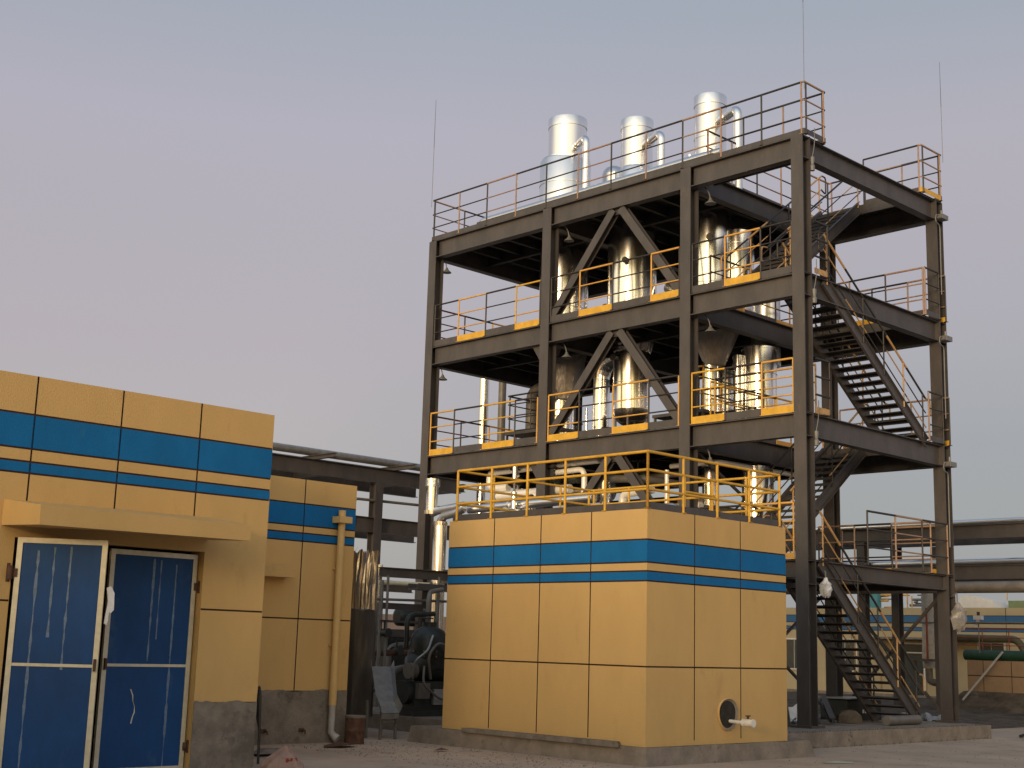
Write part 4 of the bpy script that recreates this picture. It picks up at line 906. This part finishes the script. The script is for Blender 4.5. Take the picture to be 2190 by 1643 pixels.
b = MB(); b.tube(bend([(-4.75, 6.35, 1.18), (-4.95, 6.5, 1.18), (-5.25, 6.5, 1.12), (-5.42, 6.45, .9), (-5.45, 6.4, .5)], .12, 5), .085, PIPEG, 14); sub(b.build('suction_pipe'), pu)
b = MB()
for k in range(10):
    a = k*math.pi/5; b.tube([(-4.75+.405*math.cos(a), 6.0+.405*math.sin(a), 1.42), (-4.75+.405*math.cos(a), 6.0+.405*math.sin(a), 1.56)], .018, PIPEG, 6)
sub(b.build('flange_bolts'), pu)
b = MB(); b.box((-5.32, 5.60, .62), (-5.02, 5.70, .92), PIPEG); b.box((-4.9, 5.62, .5), (-4.5, 5.69, .8), GALV); sub(b.build('terminal_box'), pu)
b = MB(); b.tube([(-5.5, 5.9, .72), (-5.36, 5.9, .72)], .22, DARKM, 20); b.tube([(-5.36, 5.9, 1.15), (-5.2, 5.9, 1.15)], .16, PIPEG, 18); sub(b.build('coupling_guard'), pu)
b = MB(); b.tube(bend([(-5.35, 5.75, 1.0), (-5.45, 5.6, 1.35), (-5.2, 5.5, 1.55), (-5.0, 5.6, 1.85)], .12, 5), .022, GALV, 8); sub(b.build('oil_hose'), pu)
valve(-5.55, 7.0, 1.35, 'dark valve on the foil clad riser side', 1.2)
pipe([(-5.9, 6.5, .3), (-5.9, 6.5, 2.2), (-6.4, 6.6, 2.2)], .035, 'thin black pipe bending over beside the foil clad riser', DARKM)
ms = thing('machine_skid', 'dark skid of equipment deep in the alley behind the pump', 'machine', (-1.9, 10.6, .28))
b = MB(); b.box((-2.4, 10.2, .28), (-1.1, 11.2, 1.9), DARKM); b.box((-2.3, 10.1, 1.9), (-1.2, 11.1, 2.0), STEEL); sub(b.build('skid_body'), ms)
b = MB(); b.tube([(-2.2, 10.15, 2.3), (-2.15, 10.15, 2.3), (-1.3, 10.15, 2.3), (-1.25, 10.15, 2.3)], [.14, .22, .22, .14], DARKM, 20); sub(b.build('top_drum'), ms)
b = MB(); b.tube(bend([(-2.6, 9.9, .8), (-2.6, 9.9, 1.6), (-1.6, 9.9, 1.7)], .2, 5), .07, PIPEG, 12); sub(b.build('side_pipe'), ms)
al = ['grey upright pipe with a bend just above the pump', 'thin upright pipe standing behind the pump hoses', 'thin pale upright pipe deepest in the alley', 'short rusty upright pipe in the alley left of the portal', 'dark bent pipe over the pump casing', 'brown pipe sloping down behind the chute', 'thin level pipe at knee height behind the chute', 'mid-height level grey pipe crossing the alley']
for k, (pts, r, m_) in enumerate((([(-4.2, 6.7, .5), (-4.2, 6.7, 2.75), (-3.4, 7.2, 2.85)], .05, PIPEG), ([(-3.6, 7.1, .3), (-3.6, 7.1, 2.7)], .03, PIPEG), ([(-3.0, 11.5, .3), (-3.0, 11.5, 3.1)], .05, WHITE), ([(-4.45, 8.4, .3), (-4.45, 8.4, 1.5)], .06, IRON),
                               ([(-5.1, 6.3, 1.6), (-5.1, 6.3, 2.25), (-4.3, 6.4, 2.3)], .05, DARKM), ([(-4.8, 8.0, 1.5), (-5.3, 7.4, .5)], .04, IRON), ([(-6.0, 7.6, .7), (-4.2, 7.9, .7)], .045, PIPEG), ([(-4.2, 8.9, 1.45), (-2.2, 8.9, 1.48)], .07, IRON))):
    pipe(pts, r, al[k], m_)
for k, (x, y, z1, r, lab) in enumerate(((-3.2, 10.0, 3.3, .09, 'bright clad upright pipe at the back of the alley, left of two'), (-2.75, 10.2, 3.5, .07, 'bright clad upright pipe at the back of the alley, right of two'), (-1.9, 8.6, 3.4, .08, 'bright clad riser close behind the pump'))):
    pipe([(x, y, .3), (x, y, z1)], r, lab, JACK)
rk3 = thing('cable_tray', 'dark cable tray crossing above the alley pump', 'cable tray', (-2.5, 8.2, 2.8))
b = MB(); b.box((-3.4, 8.0, 2.86), (.2, 8.35, 2.90), STEEL); b.box((-3.4, 8.0, 2.90), (.2, 8.02, 3.0), STEEL); b.box((-3.4, 8.33, 2.90), (.2, 8.35, 3.0), STEEL); sub(b.build('tray'), rk3)
for p, lab in (((-4.45, 8.4, 1.3), 'dark valve low in the alley left of the portal'), ((-3.9, 8.5, 1.9), 'dark valve halfway up the pale upright pipe'), ((-4.2, 6.7, 1.95), 'dark valve on the upright pipe above the pump'), ((-3.2, 8.9, 1.5), 'dark valve in the middle of the alley portal')):
    valve(*p, lab, 1.1)
# litter in the yard
def scrap(name, lab, pts, z, m_, cat, h=.012):
    b = MB(); c = Vector((sum(p[0] for p in pts)/len(pts), sum(p[1] for p in pts)/len(pts), z+h))
    r_ = random.Random(len(lab)); q = [Vector((p[0], p[1], z+h*r_.uniform(.2, 1.6))) for p in pts]
    for i in range(len(q)): b.poly([q[i], q[(i+1) % len(q)], c+Vector((0, 0, h*2))], m_)
    return tag(b.build(name), lab, cat)
scrap('litter', 'crumpled dark litter with pale tips on the yard below the drainpipe', [(-9.55, 2.95), (-9.35, 2.75), (-9.05, 2.8), (-8.85, 3.0), (-9.0, 3.2), (-9.35, 3.18)], 0, IRON, 'litter', .03)
scrap('litter', 'small dark scrap lying on the yard before the footing', [(-8.35, 1.65), (-8.2, 1.55), (-8.02, 1.62), (-8.15, 1.72)], 0, IRON, 'litter', .02)
scrap('litter', 'small green and white strip of litter on the right of the yard', [(-3.95, -2.75), (-3.45, -3.0), (-3.4, -2.93), (-3.9, -2.66)], 0, mat('pale green litter', (.30, .36, .28), .7), 'litter', .012)
scrap('paper_sheet', 'pale curled sheet lying on the yard beside the left building corner', [(-11.3, 2.4), (-10.8, 2.9), (-10.5, 2.6), (-10.9, 2.0), (-11.5, 1.9)], 0, CONC2, 'sheet', .03)
sk = thing('printed_sack', 'crumpled pinkish sack with red printing, cut off by the lower edge', 'sack', (-12.2, .25, 0))
b = MB(); b.lathe((0, 0, 0), [(.30, 0), (.29, .05), (.20, .15), (.09, .24), (.03, .29)], SACK, 13, False, .16, 4, .02); b.build('sack_body', sk)
b = MB()
for k in range(3): b.box((-.10+.06*k, -.20-.01*k, .10), (-.07+.06*k, -.19-.01*k, .16), REDINK); b.box((-.11+.06*k, -.205-.01*k, .125), (-.06+.06*k, -.195-.01*k, .135), REDINK)
b.build('red_print', sk)
# gravel specks: uncountable
gv = MB(); r_ = random.Random(21)
for k in range(1500):
    if k % 2: x = r_.uniform(-14, 9); y = -3.2+(x+3)*.25+r_.uniform(-5, 2.2)
    else: x = r_.uniform(-10, -7.4); y = r_.uniform(-2, 3.7)
    if -7.35 < x < -2.4 and y > -1.95: continue
    if x > -2.2 and y > -.8: continue
    if y > LY-.1 and x < -12.2: continue
    s = r_.uniform(.006, .02); a = r_.uniform(0, 3)
    gv.poly([(x+s*math.cos(a), y+s*math.sin(a), .001), (x+s*math.cos(a+2.1), y+s*math.sin(a+2.1), .001), (x, y, s*.9)], CONC2)
    gv.poly([(x+s*math.cos(a+2.1), y+s*math.sin(a+2.1), .001), (x+s*math.cos(a+4.2), y+s*math.sin(a+4.2), .001), (x, y, s*.9)], CONC2)
    gv.poly([(x+s*math.cos(a+4.2), y+s*math.sin(a+4.2), .001), (x+s*math.cos(a), y+s*math.sin(a), .001), (x, y, s*.9)], CONC2)
struct(gv.build('gravel'), 'stuff')
# ================================================================== STAIR FOOT CLUTTER
pn = ['dark sheet leaning on the end of the yellow building, nearest the wall', 'grey sheet leaning second from the yellow building wall', 'grey sheet leaning third from the yellow building wall']
for k in range(3):
    x = -.55+.28*k; b = MB(); b.hexa([(x, .55, ZB-.015), (x+.03, .55, ZB-.015), (x+.03, 1.5, ZB-.015), (x, 1.5, ZB-.015), (x-.16, .58, 1.12-.06*k), (x-.13, .58, 1.12-.06*k), (x-.13, 1.5, 1.12-.06*k), (x-.16, 1.5, 1.12-.06*k)], (DARKM, PIPEG, GALV)[k])
    tag(b.build('leaning_sheet'), pn[k], 'sheet', 'sheets leaning behind the yellow building')
bm = ['short steel beam offcut leaning at the foot of the near corner column, left one', 'short steel beam offcut beside the first, nearer the stair foot']
for k in range(2):
    b = MB(); b.ibeam((.95+.55*k, .55, ZB+.08), (2.3+.5*k, 1.6, ZB+.45), .12, .12, STEEL); tag(b.build('beam_offcut'), bm[k], 'beam', 'steel beam offcuts by the stair foot')
ft = thing('concrete_pier', 'lumpy concrete pier stub beside the foot of the lowest stair', 'pier', (2.6, .5, ZB))
b = MB(); b.lathe((2.7, .9, ZB-.015), [(.26, 0), (.24, .16), (.14, .25), (.05, .27)], DIRT, 9, False, .2, 3, .02); sub(b.build('pier_body'), ft)
lg = thing('lagged_pipe', 'thick grey lagged pipe lying on the slab under the lowest stair', 'pipe', (3.4, .3, ZB))
b = MB(); b.tube([(2.75, .05, ZB+.09), (4.05, .05, ZB+.09)], .10, PIPEG, 18); sub(b.build('pipe_body'), lg)
sig = thing('equipment_box', 'low dark equipment box with a small pale marking under the stair foot', 'box', (4.4, 1.6, ZB))
b = MB(); b.box((3.6, 1.5, ZB-.015), (5.0, 2.2, ZB+.42), DARKM); sub(b.build('box_body'), sig)
b = MB()
for k in range(4): b.box((4.2+.11*k, 1.494, ZB+.14), (4.27+.11*k, 1.499, ZB+.22), WHITE)
sub(b.build('pale_marking'), sig)
b = MB(); b.box((3.55, 1.4, ZB+.45), (5.05, 2.25, ZB+.47), GALV); sub(b.build('lid_sheet'), sig)
def crumple(name, lab, c, rx, ry, h, m_, seed, n=9, cat='scrap sheet', grp=None):
    r_ = random.Random(seed); b = MB(); P = [[Vector((c[0]+rx*(i/n-.5)*2*r_.uniform(.85, 1.1), c[1]+ry*(j/n-.5)*2*r_.uniform(.85, 1.1), c[2]+h*r_.random()*(1-abs(i/n-.5)*1.2))) for j in range(n+1)] for i in range(n+1)]
    for i in range(n):
        for j in range(n): b.poly([P[i][j], P[i+1][j], P[i+1][j+1]], m_); b.poly([P[i][j], P[i+1][j+1], P[i][j+1]], m_)
    return tag(b.build(name), lab, cat, grp)
crumple('foil_scrap', 'crumpled bright foil scraps heaped just right of the stair foot', (6.75, 1.75, .08), .55, .3, .42, SILV, 3)
crumple('foil_scrap', 'larger pale curved sheet scrap right of the crumpled foil by the end column', (7.3, 1.35, .08), .45, .4, .5, GALV, 5, 5)
crumple('foil_scrap', 'white sheet scraps between the corner column and the stair', (1.25, 1.5, ZB), .55, .4, .5, BAGW, 8, 5)
crumple('foil_scrap', 'pale scraps farther back under the stair', (3.2, 2.6, ZB), .5, .4, .25, SILV, 9, 5)
hs = MB(); hs.tube(bend([(6.6, -1.0, .05), (7.0, -.95, .08), (7.6, -1.1, .03), (8.4, -1.2, .02), (10.5, -1.5, .02)], .3, 5), [.07]*6+[.05]*6+[.03]*9+[.02]*3 if False else .035, BLACK, 8)
tag(hs.build('black_hose'), 'black hose and cloth trailing on the ground right of the slab end', 'hose')
cardb = MB(); cardb.box((5.05, 2.0, Z3+.015), (5.45, 2.4, Z3+.30), CARD); cardb.box((5.04, 2.18, Z3+.016), (5.46, 2.22, Z3+.305), TAPE)
tag(cardb.build('cardboard_box'), 'small brown taped parcel on the stair landing behind the rail', 'box')
crumple('foil_scrap', 'small bright foil shreds at the foot of the near corner column', (.75, .75, ZB), .25, .2, .35, SILV, 14, 4)
cw = MB()
for k in range(5): cw.bar((1.9+.16*k, 2.3, ZB+.05+.07*(k % 2)), (3.0+.1*k, 3.0, ZB+.09+.07*(k % 2)), .10, .05, GALV)
struct(tag(cw.build('offcut_heap'), 'heap of pale metal offcuts under the lowest stair', 'offcuts'), 'stuff')
# plastic bags over lamps
def bag(x, y, z, m_, lab, s, seed):
    t = thing('bagged_lamp', lab, 'lamp', (x, y, z)); r_ = random.Random(seed)
    b = MB(); b.lathe((0, 0, 0), [(.06*s, -.33*s), (.13*s, -.28*s), (.17*s, -.17*s), (.21*s, -.05*s), (.18*s, .05*s), (.19*s, .13*s), (.09*s, .22*s), (.05*s, .30*s)], m_, 11, False, .22, seed, .035); b.build('plastic_bag', t)
    b = MB(); b.tube(bend([(.02, .1, .50*s), (0, 0, .58*s), (0, -.0, .26*s)], .08, 4), .016, LAMPM, 8); b.build('lamp_arm', t)
bag(.62, .10, 3.02, BAGW, 'lamp tied in a white plastic bag on the near corner column under the lowest landing', .6, 3)
bag(5.62, -.12, 2.62, BAGP, 'lamp tied in a clear crumpled plastic bag on the right end column', .95, 6)
for (y, z, lab) in ((.1, 12.0, 'small conduit box high on the near corner column'), (.1, 9.1, 'small conduit box on the near corner column below the second deck'), (.1, 6.1, 'small conduit box on the near corner column below the lowest full deck')):
    t = thing('conduit_box', lab, 'conduit box', (.36, y, z), 'conduit boxes on the near corner column'); b = MB(); b.lathe((0, 0, 0), [(.05, -.22), (.06, -.12), (.035, -.08), (.05, 0), (.05, .08)], LAMPM, 12); b.build('box_body', t)
    b = MB(); b.tube(bend([(0, 0, .08), (.02, -.05, .35), (-.05, -.1, .7)], .15, 4), .010, LAMPM, 6); b.build('cable', t)
# ================================================================== PIPE RACKS BEHIND
rk = thing('pipe_rack', 'long overhead dark steel pipe rack running behind the left buildings to the tower', 'pipe rack', (-1, 15, 0))
for y in (15.0, 17.0):
    for z, x0_, w_, h_ in ((6.34, -26, .2, .42), (4.93, -26, .2, .42), (3.30, .8, .16, .22)):
        b = MB(); b.ibeam((x0_, y, z), (4.0, y, z), w_, h_, STEEL); sub(b.build('beam'), rk)
for x in (-18.0, -8.6, .85):
    for y in (15.0, 17.0):
        b = MB(); b.ibeam((x, y, 0), (x, y, 6.12), .28, .28, STEEL, up=(0, 1, 0)); sub(b.build('column'), rk)
def ib(par, name, p0, p1, w, h, m_=STEEL, up=(0, 0, 1)):
    b = MB(); b.ibeam(p0, p1, w, h, m_, up); return sub(b.build(name), par)
for x in (-22, -19, -16, -13, -10, -7, -4, -1.4, 1.4, 3.6): ib(rk, 'crossbeam', (x, 14.0, 6.60), (x, 18.0, 6.60), .12, .12); ib(rk, 'crossbeam', (x+.7, 15.1, 6.34), (x+.7, 16.9, 6.34), .12, .24)
for x in (-4.5, .6): ib(rk, 'crossbeam', (x, 15.1, 4.93), (x, 16.9, 4.93), .12, .24)
pipe([(-26, 15.3, 6.80), (4.0, 15.3, 6.80)], .11, 'galvanised pipe lying on top of the left pipe rack', GALV)
pipe([(-26, 16.6, 6.76), (4.0, 16.6, 6.76)], .08, 'second slimmer pipe lying on the left pipe rack', PIPEG)
pipe([(.1, 15, 4.9), (.1, 15, 5.62), (3.6, 15.0, 5.66)], .04, 'grey handrail pipe above the lower beam of the left rack', PIPEG, rb=.1)
rk2 = thing('pipe_rack', 'overhead steel pipe rack passing behind the stair bay on the right', 'pipe rack', (14, 6, 0))
for x in (14.0, 16.0):
    for z in (5.33, 4.16): ib(rk2, 'beam', (x, -16, z), (x, 16, z), .2, .40)
for y in (7.35, -1.6, -10):
    for x in (14.0, 16.0):
        b = MB(); b.ibeam((x, y, 0), (x, y, 5.13), .26, .28, STEEL, up=(1, 0, 0)); sub(b.build('column'), rk2)
b = MB(); b.ibeam((16.0, 5.9, 0), (16.0, 5.9, 5.1), .26, .28, STEEL, up=(1, 0, 0)); sub(b.build('column'), rk2)
for y in (-12, -9, -6, -3, 0, 3, 6, 9, 12):
    for z in (5.33, 4.16): ib(rk2, 'crossbeam', (14.1, y, z), (15.9, y, z), .12, .24)
pipe([(14.1, -16, 5.62), (14.1, 16, 5.62)], .09, 'silver pipe on the top beam of the right rack', JACKM)
pipe([(14.2, -16, 4.47), (14.2, 16, 4.47)], .10, 'silver pipe on the lower beam of the right rack', JACKM)
pipe([(13.7, -16, 3.72), (13.7, 16, 3.72)], .17, 'thick grey pipe slung under the right rack', mat('dull lagging', (.22, .20, .18), .45, .4, .2, 3, .3, 6))
pipe([(18.2, 12.5, 2.8), (18.2, -4, 2.9)], .03, 'thin pipe stretching between posts behind the right rack', PIPEG, name='thin_pipe')
# ================================================================== FAR BACKGROUND (RIGHT)
fbld = thing('far_building', 'long pale yellow building with blue bands in the distance behind the stairs', 'building', (26, 12, 0))
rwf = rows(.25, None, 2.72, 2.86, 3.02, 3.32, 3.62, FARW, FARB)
G_save = G
b = MB(); wallgrid(b, (26, -20, 0), (0, 1, 0), [0]+[2.2*k for k in range(1, 23)]+[50], rwf, (-1, 0, 0))
b.poly([(26, -20, 3.62), (40, -20, 3.62), (40, 30, 3.62), (26, 30, 3.62)], CONC); b.poly([(26, 30, 0), (40, 30, 0), (40, 30, 3.62), (26, 30, 3.62)], FARW); b.poly([(26, -20, 0), (40, -20, 0), (40, -20, 3.62), (26, -20, 3.62)], FARW)
b.box((25.95, -20, 0), (25.999, 30, .25), CONC)
sub(b.build('wall'), fbld)
b = MB(); b.box((25.2, 8.6, 2.38), (25.99, 14.2, 2.46), CONC); sub(b.build('porch_slab'), fbld)
b = MB(); b.box((25.95, 12.0, .25), (25.985, 13.0, 2.2), GLASS); b.box((25.94, 11.95, 2.2), (25.99, 13.05, 2.26), WHITE); b.box((25.93, 11.95, 1.85), (25.97, 13.05, 1.90), WHITE)
b.box((25.93, 11.93, .25), (25.98, 12.0, 2.2), WHITE); b.box((25.93, 13.0, .25), (25.98, 13.07, 2.2), WHITE); sub(b.build('door'), fbld)
for y in (17.95, 15.5, 9.2, 4.0):
    b = MB(); b.box((25.96, y-.55, 1.05), (25.99, y+.55, 2.35), WHITE); b.box((25.94, y-.49, 1.11), (25.958, y-.02, 2.29), GLASS); b.box((25.94, y+.02, 1.11), (25.958, y+.49, 2.29), GLASS); sub(b.build('window'), fbld)
gr = MB(); gr.box((27.5, -20, 3.62), (33, 9.2, 3.95), ROOFG); tag(gr.build('green_roof_deck'), 'pale green raised roof deck on the distant building at the right edge', 'roof')
r_ = random.Random(5)
for k, (y, h, r, m_, lab) in enumerate(((15.1, 1.0, .10, REDR, 'small red upright cylinder on the distant roof'), (14.75, 1.0, .30, TEAL, 'teal box tank on the distant roof'))):
    b = MB(); b.lathe((27.0, y, 3.62), [(r, 0), (r, h*.8), (r*.6, h)], m_, 14 if k == 0 else 6, k == 0); tag(b.build('roof_tank'), lab, 'tank')
pr = thing('roof_pipework', 'tangle of pale pipework on the roof of the distant building', 'pipework', (27, 13, 3.62))
b = MB()
for k in range(26):
    y = 11.6+r_.random()*2.6; z = 3.66+r_.random()*.55
    if k % 3 == 0: b.tube([(27.0, y, 3.62), (27.0, y, z+.15)], .03, ORP, 6)
    else: b.tube([(27+r_.random()*.4, y, z), (27+r_.random()*.4, y+r_.uniform(.3, .9), z)], r_.uniform(.02, .06), (WHITE, ORP, PIPEG)[k % 3], 6)
sub(b.build('pipe_tangle'), pr)
dm = MB(); dm.lathe((28, 7.2, 3.9), [(.9, 0), (.88, .25), (.7, .55), (.35, .75), (.05, .82)], YTANK, 24); tag(dm.build('yellow_dome'), 'round yellow dome at the right edge above the distant roof', 'dome')
wt = MB(); wt.hexa([(26.9, 9.3, 3.62), (28, 9.3, 3.62), (28, 11.6, 3.62), (26.9, 11.6, 3.62), (26.9, 9.6, 3.95), (28, 9.6, 3.95), (28, 10.6, 4.15), (26.9, 10.6, 4.15)], WHITE); tag(wt.build('white_tarpaulin'), 'white covered heap on the distant roof behind the bagged lamp', 'cover')
fr_ = thing('roof_railing', 'long thin railings along the distant roof', 'railing', (26.8, 0, 3.62))
b = MB()
for z in (.35, .75): b.tube([(27.2, -18, 3.95+z), (27.2, 9.2, 3.95+z)], .02, YELP, 6)
for k in range(22): b.tube([(27.2, -18+k*1.29, 3.95), (27.2, -18+k*1.29, 4.75)], .02, YELP, 6)
sub(b.build('rails'), fr_)
lbp = ['thin mast far off, leftmost above the distant roof', 'thin mast far off, second from the left', 'thin mast pair member far off near the right edge', 'thin mast far off, beside the other near the right edge', 'thin mast at the far right edge', 'thin mast far off behind the right end column']
for k, (x, y, h) in enumerate(((40, 19, 7), (42, 14.5, 6.4), (34, 8.9, 6.6), (34, 8.3, 6.8), (36, 6.6, 7.4), (38, 12, 6.0))):
    b = MB(); b.tube([(x, y, 0), (x, y, h)], [.06, .03], PIPEG, 6); tag(b.build('mast'), lbp[k], 'mast', 'distant masts')
# low wall on the bank with the green pipe
bk = MB(); bk.hexa([(17.4, -12, -.05), (25, -12, -.05), (25, 7.0, -.05), (17.4, 7.0, -.05), (18.7, -12, .68), (25, -12, .68), (25, 6.6, .68), (18.7, 6.6, .68)], DIRT); struct(bk.build('earth_bank'))
lw = thing('low_wall', 'low tiled tan wall under the thick green pipe at the right edge', 'wall', (19, 3, .68))
LWM = mat('tan tile', (.30, .21, .14), .85, 0, .1, 2); b = MB(); wallgrid(b, (19.0, -12, 0), (0, 1, 0), [0]+[.95*k for k in range(1, 20)]+[18.6], [(.66, 1.16, LWM), (1.16, 1.19, GROOVE), (1.19, 1.66, LWM)], (-1, 0, 0))
b.poly([(19.0, 6.6, .66), (19.3, 6.6, .66), (19.3, 6.6, 1.66), (19.0, 6.6, 1.66)], LWM); b.poly([(19.0, -12, 1.66), (19.3, -12, 1.66), (19.3, 6.6, 1.66), (19.0, 6.6, 1.66)], LWM); sub(b.build('wall_body'), lw)
pipe([(19.1, 6.7, 1.83), (19.1, -12, 1.83)], .17, 'thick dark green pipe lying on the low tan wall', GREEN)
pipe([(19.5, 7.4, 2.38), (19.5, 5.1, 2.36), (19.5, 4.85, 1.95)], .12, 'olive pipe bending down behind the red railing at the right edge', OLIVE, rb=.25)
railing(thing('red_railing', 'rust-red railing above the green pipe at the right edge', 'railing', (19.4, 0, 1.7)), [(19.3, 8.0, 1.95), (19.3, -11, 1.95)], [REDR], h=.72, rt=.02, rm=.014, mids=(.2, .45), step=.9, rp=.018)
dp = thing('leaning_prop', 'pale sloping prop leaning against the low tan wall', 'prop', (18, 6, 0)); b = MB(); b.bar((17.75, 6.15, .42), (18.75, 5.25, 1.95), .07, .05, PVCW); sub(b.build('bar'), dp)
wp = thing('wrapped_pipe', 'thick upright pipe wrapped in pale plastic behind the end column', 'pipe', (18.8, 7.85, 0))
b = MB(); b.lathe((18.8, 7.85, 0), [(.19, 1.35), (.22, 1.7), (.20, 2.4), (.19, 3.1), (.20, 4.1)], mat('dusty plastic wrap', (.42, .38, .32), .6, 0, .2, 6, .7, 8), 14, True, .05, 3); sub(b.build('wrap'), wp)
b = MB(); b.tube(bend([(18.8, 7.85, 1.5), (18.8, 7.85, .9), (18.8, 6.9, .9)], .2, 5), .12, PIPEG, 14); sub(b.build('elbow'), wp)
gs = thing('small_gantry', 'small dark work stand between the end column and the wrapped pipe', 'stand', (18, 7.2, 0))
b = MB(); b.box((17.9, 6.7, 1.58), (18.5, 8.0, 1.66), STEEL); sub(b.build('top_plate'), gs)
for p in ((18.0, 6.8), (18.0, 7.9)): post(gs, *p, 0, 1.58, .06)
post(gs, 18.0, 7.45, 1.66, 3.3, .05, REDR, 'mast')
sx = thing('street_valve', 'small white camera-like fitting on a thin post at the right', 'fitting', (18.6, 5.6, 0)); b = MB(); b.tube([(18.6, 5.95, 1.9), (18.6, 5.95, 2.95)], .02, PIPEG, 6); b.box((18.5, 5.82, 2.95), (18.7, 6.08, 3.08), WHITE); b.tube([(18.6, 5.95, 3.08), (18.6, 5.95, 3.2)], .05, IRON, 8); b.tube([(18.6, 5.95, 2.95), (18.6, 6.05, 2.75)], .05, WHITE, 8); sub(b.build('fitting_body'), sx)
# weeds along the slab: uncountable
wd = MB(); r_ = random.Random(8)
for k in range(2600):
    q = r_.random()
    if q < .55: x = r_.uniform(6.0, 18); y = r_.uniform(1.3, 7)
    elif q < .8: x = r_.uniform(-1.8, 5.8); y = -.70+r_.uniform(-.03, .10)+0; 
    else: x = r_.uniform(18.0, 19); y = r_.uniform(-6, 6.5)
    z = .02 if q < .55 else (ZB-.02 if (q < .8 and y > -.69) else (.0 if q < .8 else .5))
    h = r_.uniform(.03, .12)*(1 if q < .55 or q >= .8 else .45); a = r_.uniform(0, 6.3); w = .006
    wd.poly([(x-w*math.sin(a), y+w*math.cos(a), z), (x+w*math.sin(a), y-w*math.cos(a), z), (x+h*.5*math.cos(a), y+h*.5*math.sin(a), z+h)], GRASS)
struct(wd.build('weeds'), 'stuff')
# bare tree far behind the left rack
def branch(mb, p, d_, L_, r, depth, rn_):
    q = p+d_*L_; mb.tube([p, p.lerp(q, .5)+Vector((rn_.uniform(-1, 1), rn_.uniform(-1, 1), 0))*L_*.04, q], [r, r*.85, r*.65], BARK, 5, False)
    if depth == 0: return
    for k in range(3):
        nd = (d_+Vector((rn_.uniform(-.7, .7), rn_.uniform(-.7, .7), rn_.uniform(-.1, .5)))).normalized(); branch(mb, q, nd, L_*rn_.uniform(.6, .8), r*.6, depth-1, rn_)
for (x, y, h, sd_, lab) in ((14, 40, 2.6, 4, 'leafless tree far behind the left pipe rack'), (19, 41, 2.2, 7, 'second leafless tree far behind the rack, nearer the tower')):
    t = thing('bare_tree', lab, 'tree', (x, y, 0)); rn_ = random.Random(sd_)
    b = MB(); b.tube([(0, 0, 0), (0, 0, h)], [.14, .10], BARK, 8); b.build('trunk', t)
    b = MB()
    for k in range(4): branch(b, Vector((0, 0, h)), Vector((rn_.uniform(-.5, .5), rn_.uniform(-.5, .5), 1)).normalized(), 1.5, .06, 4, rn_)
    b.build('crown', t)
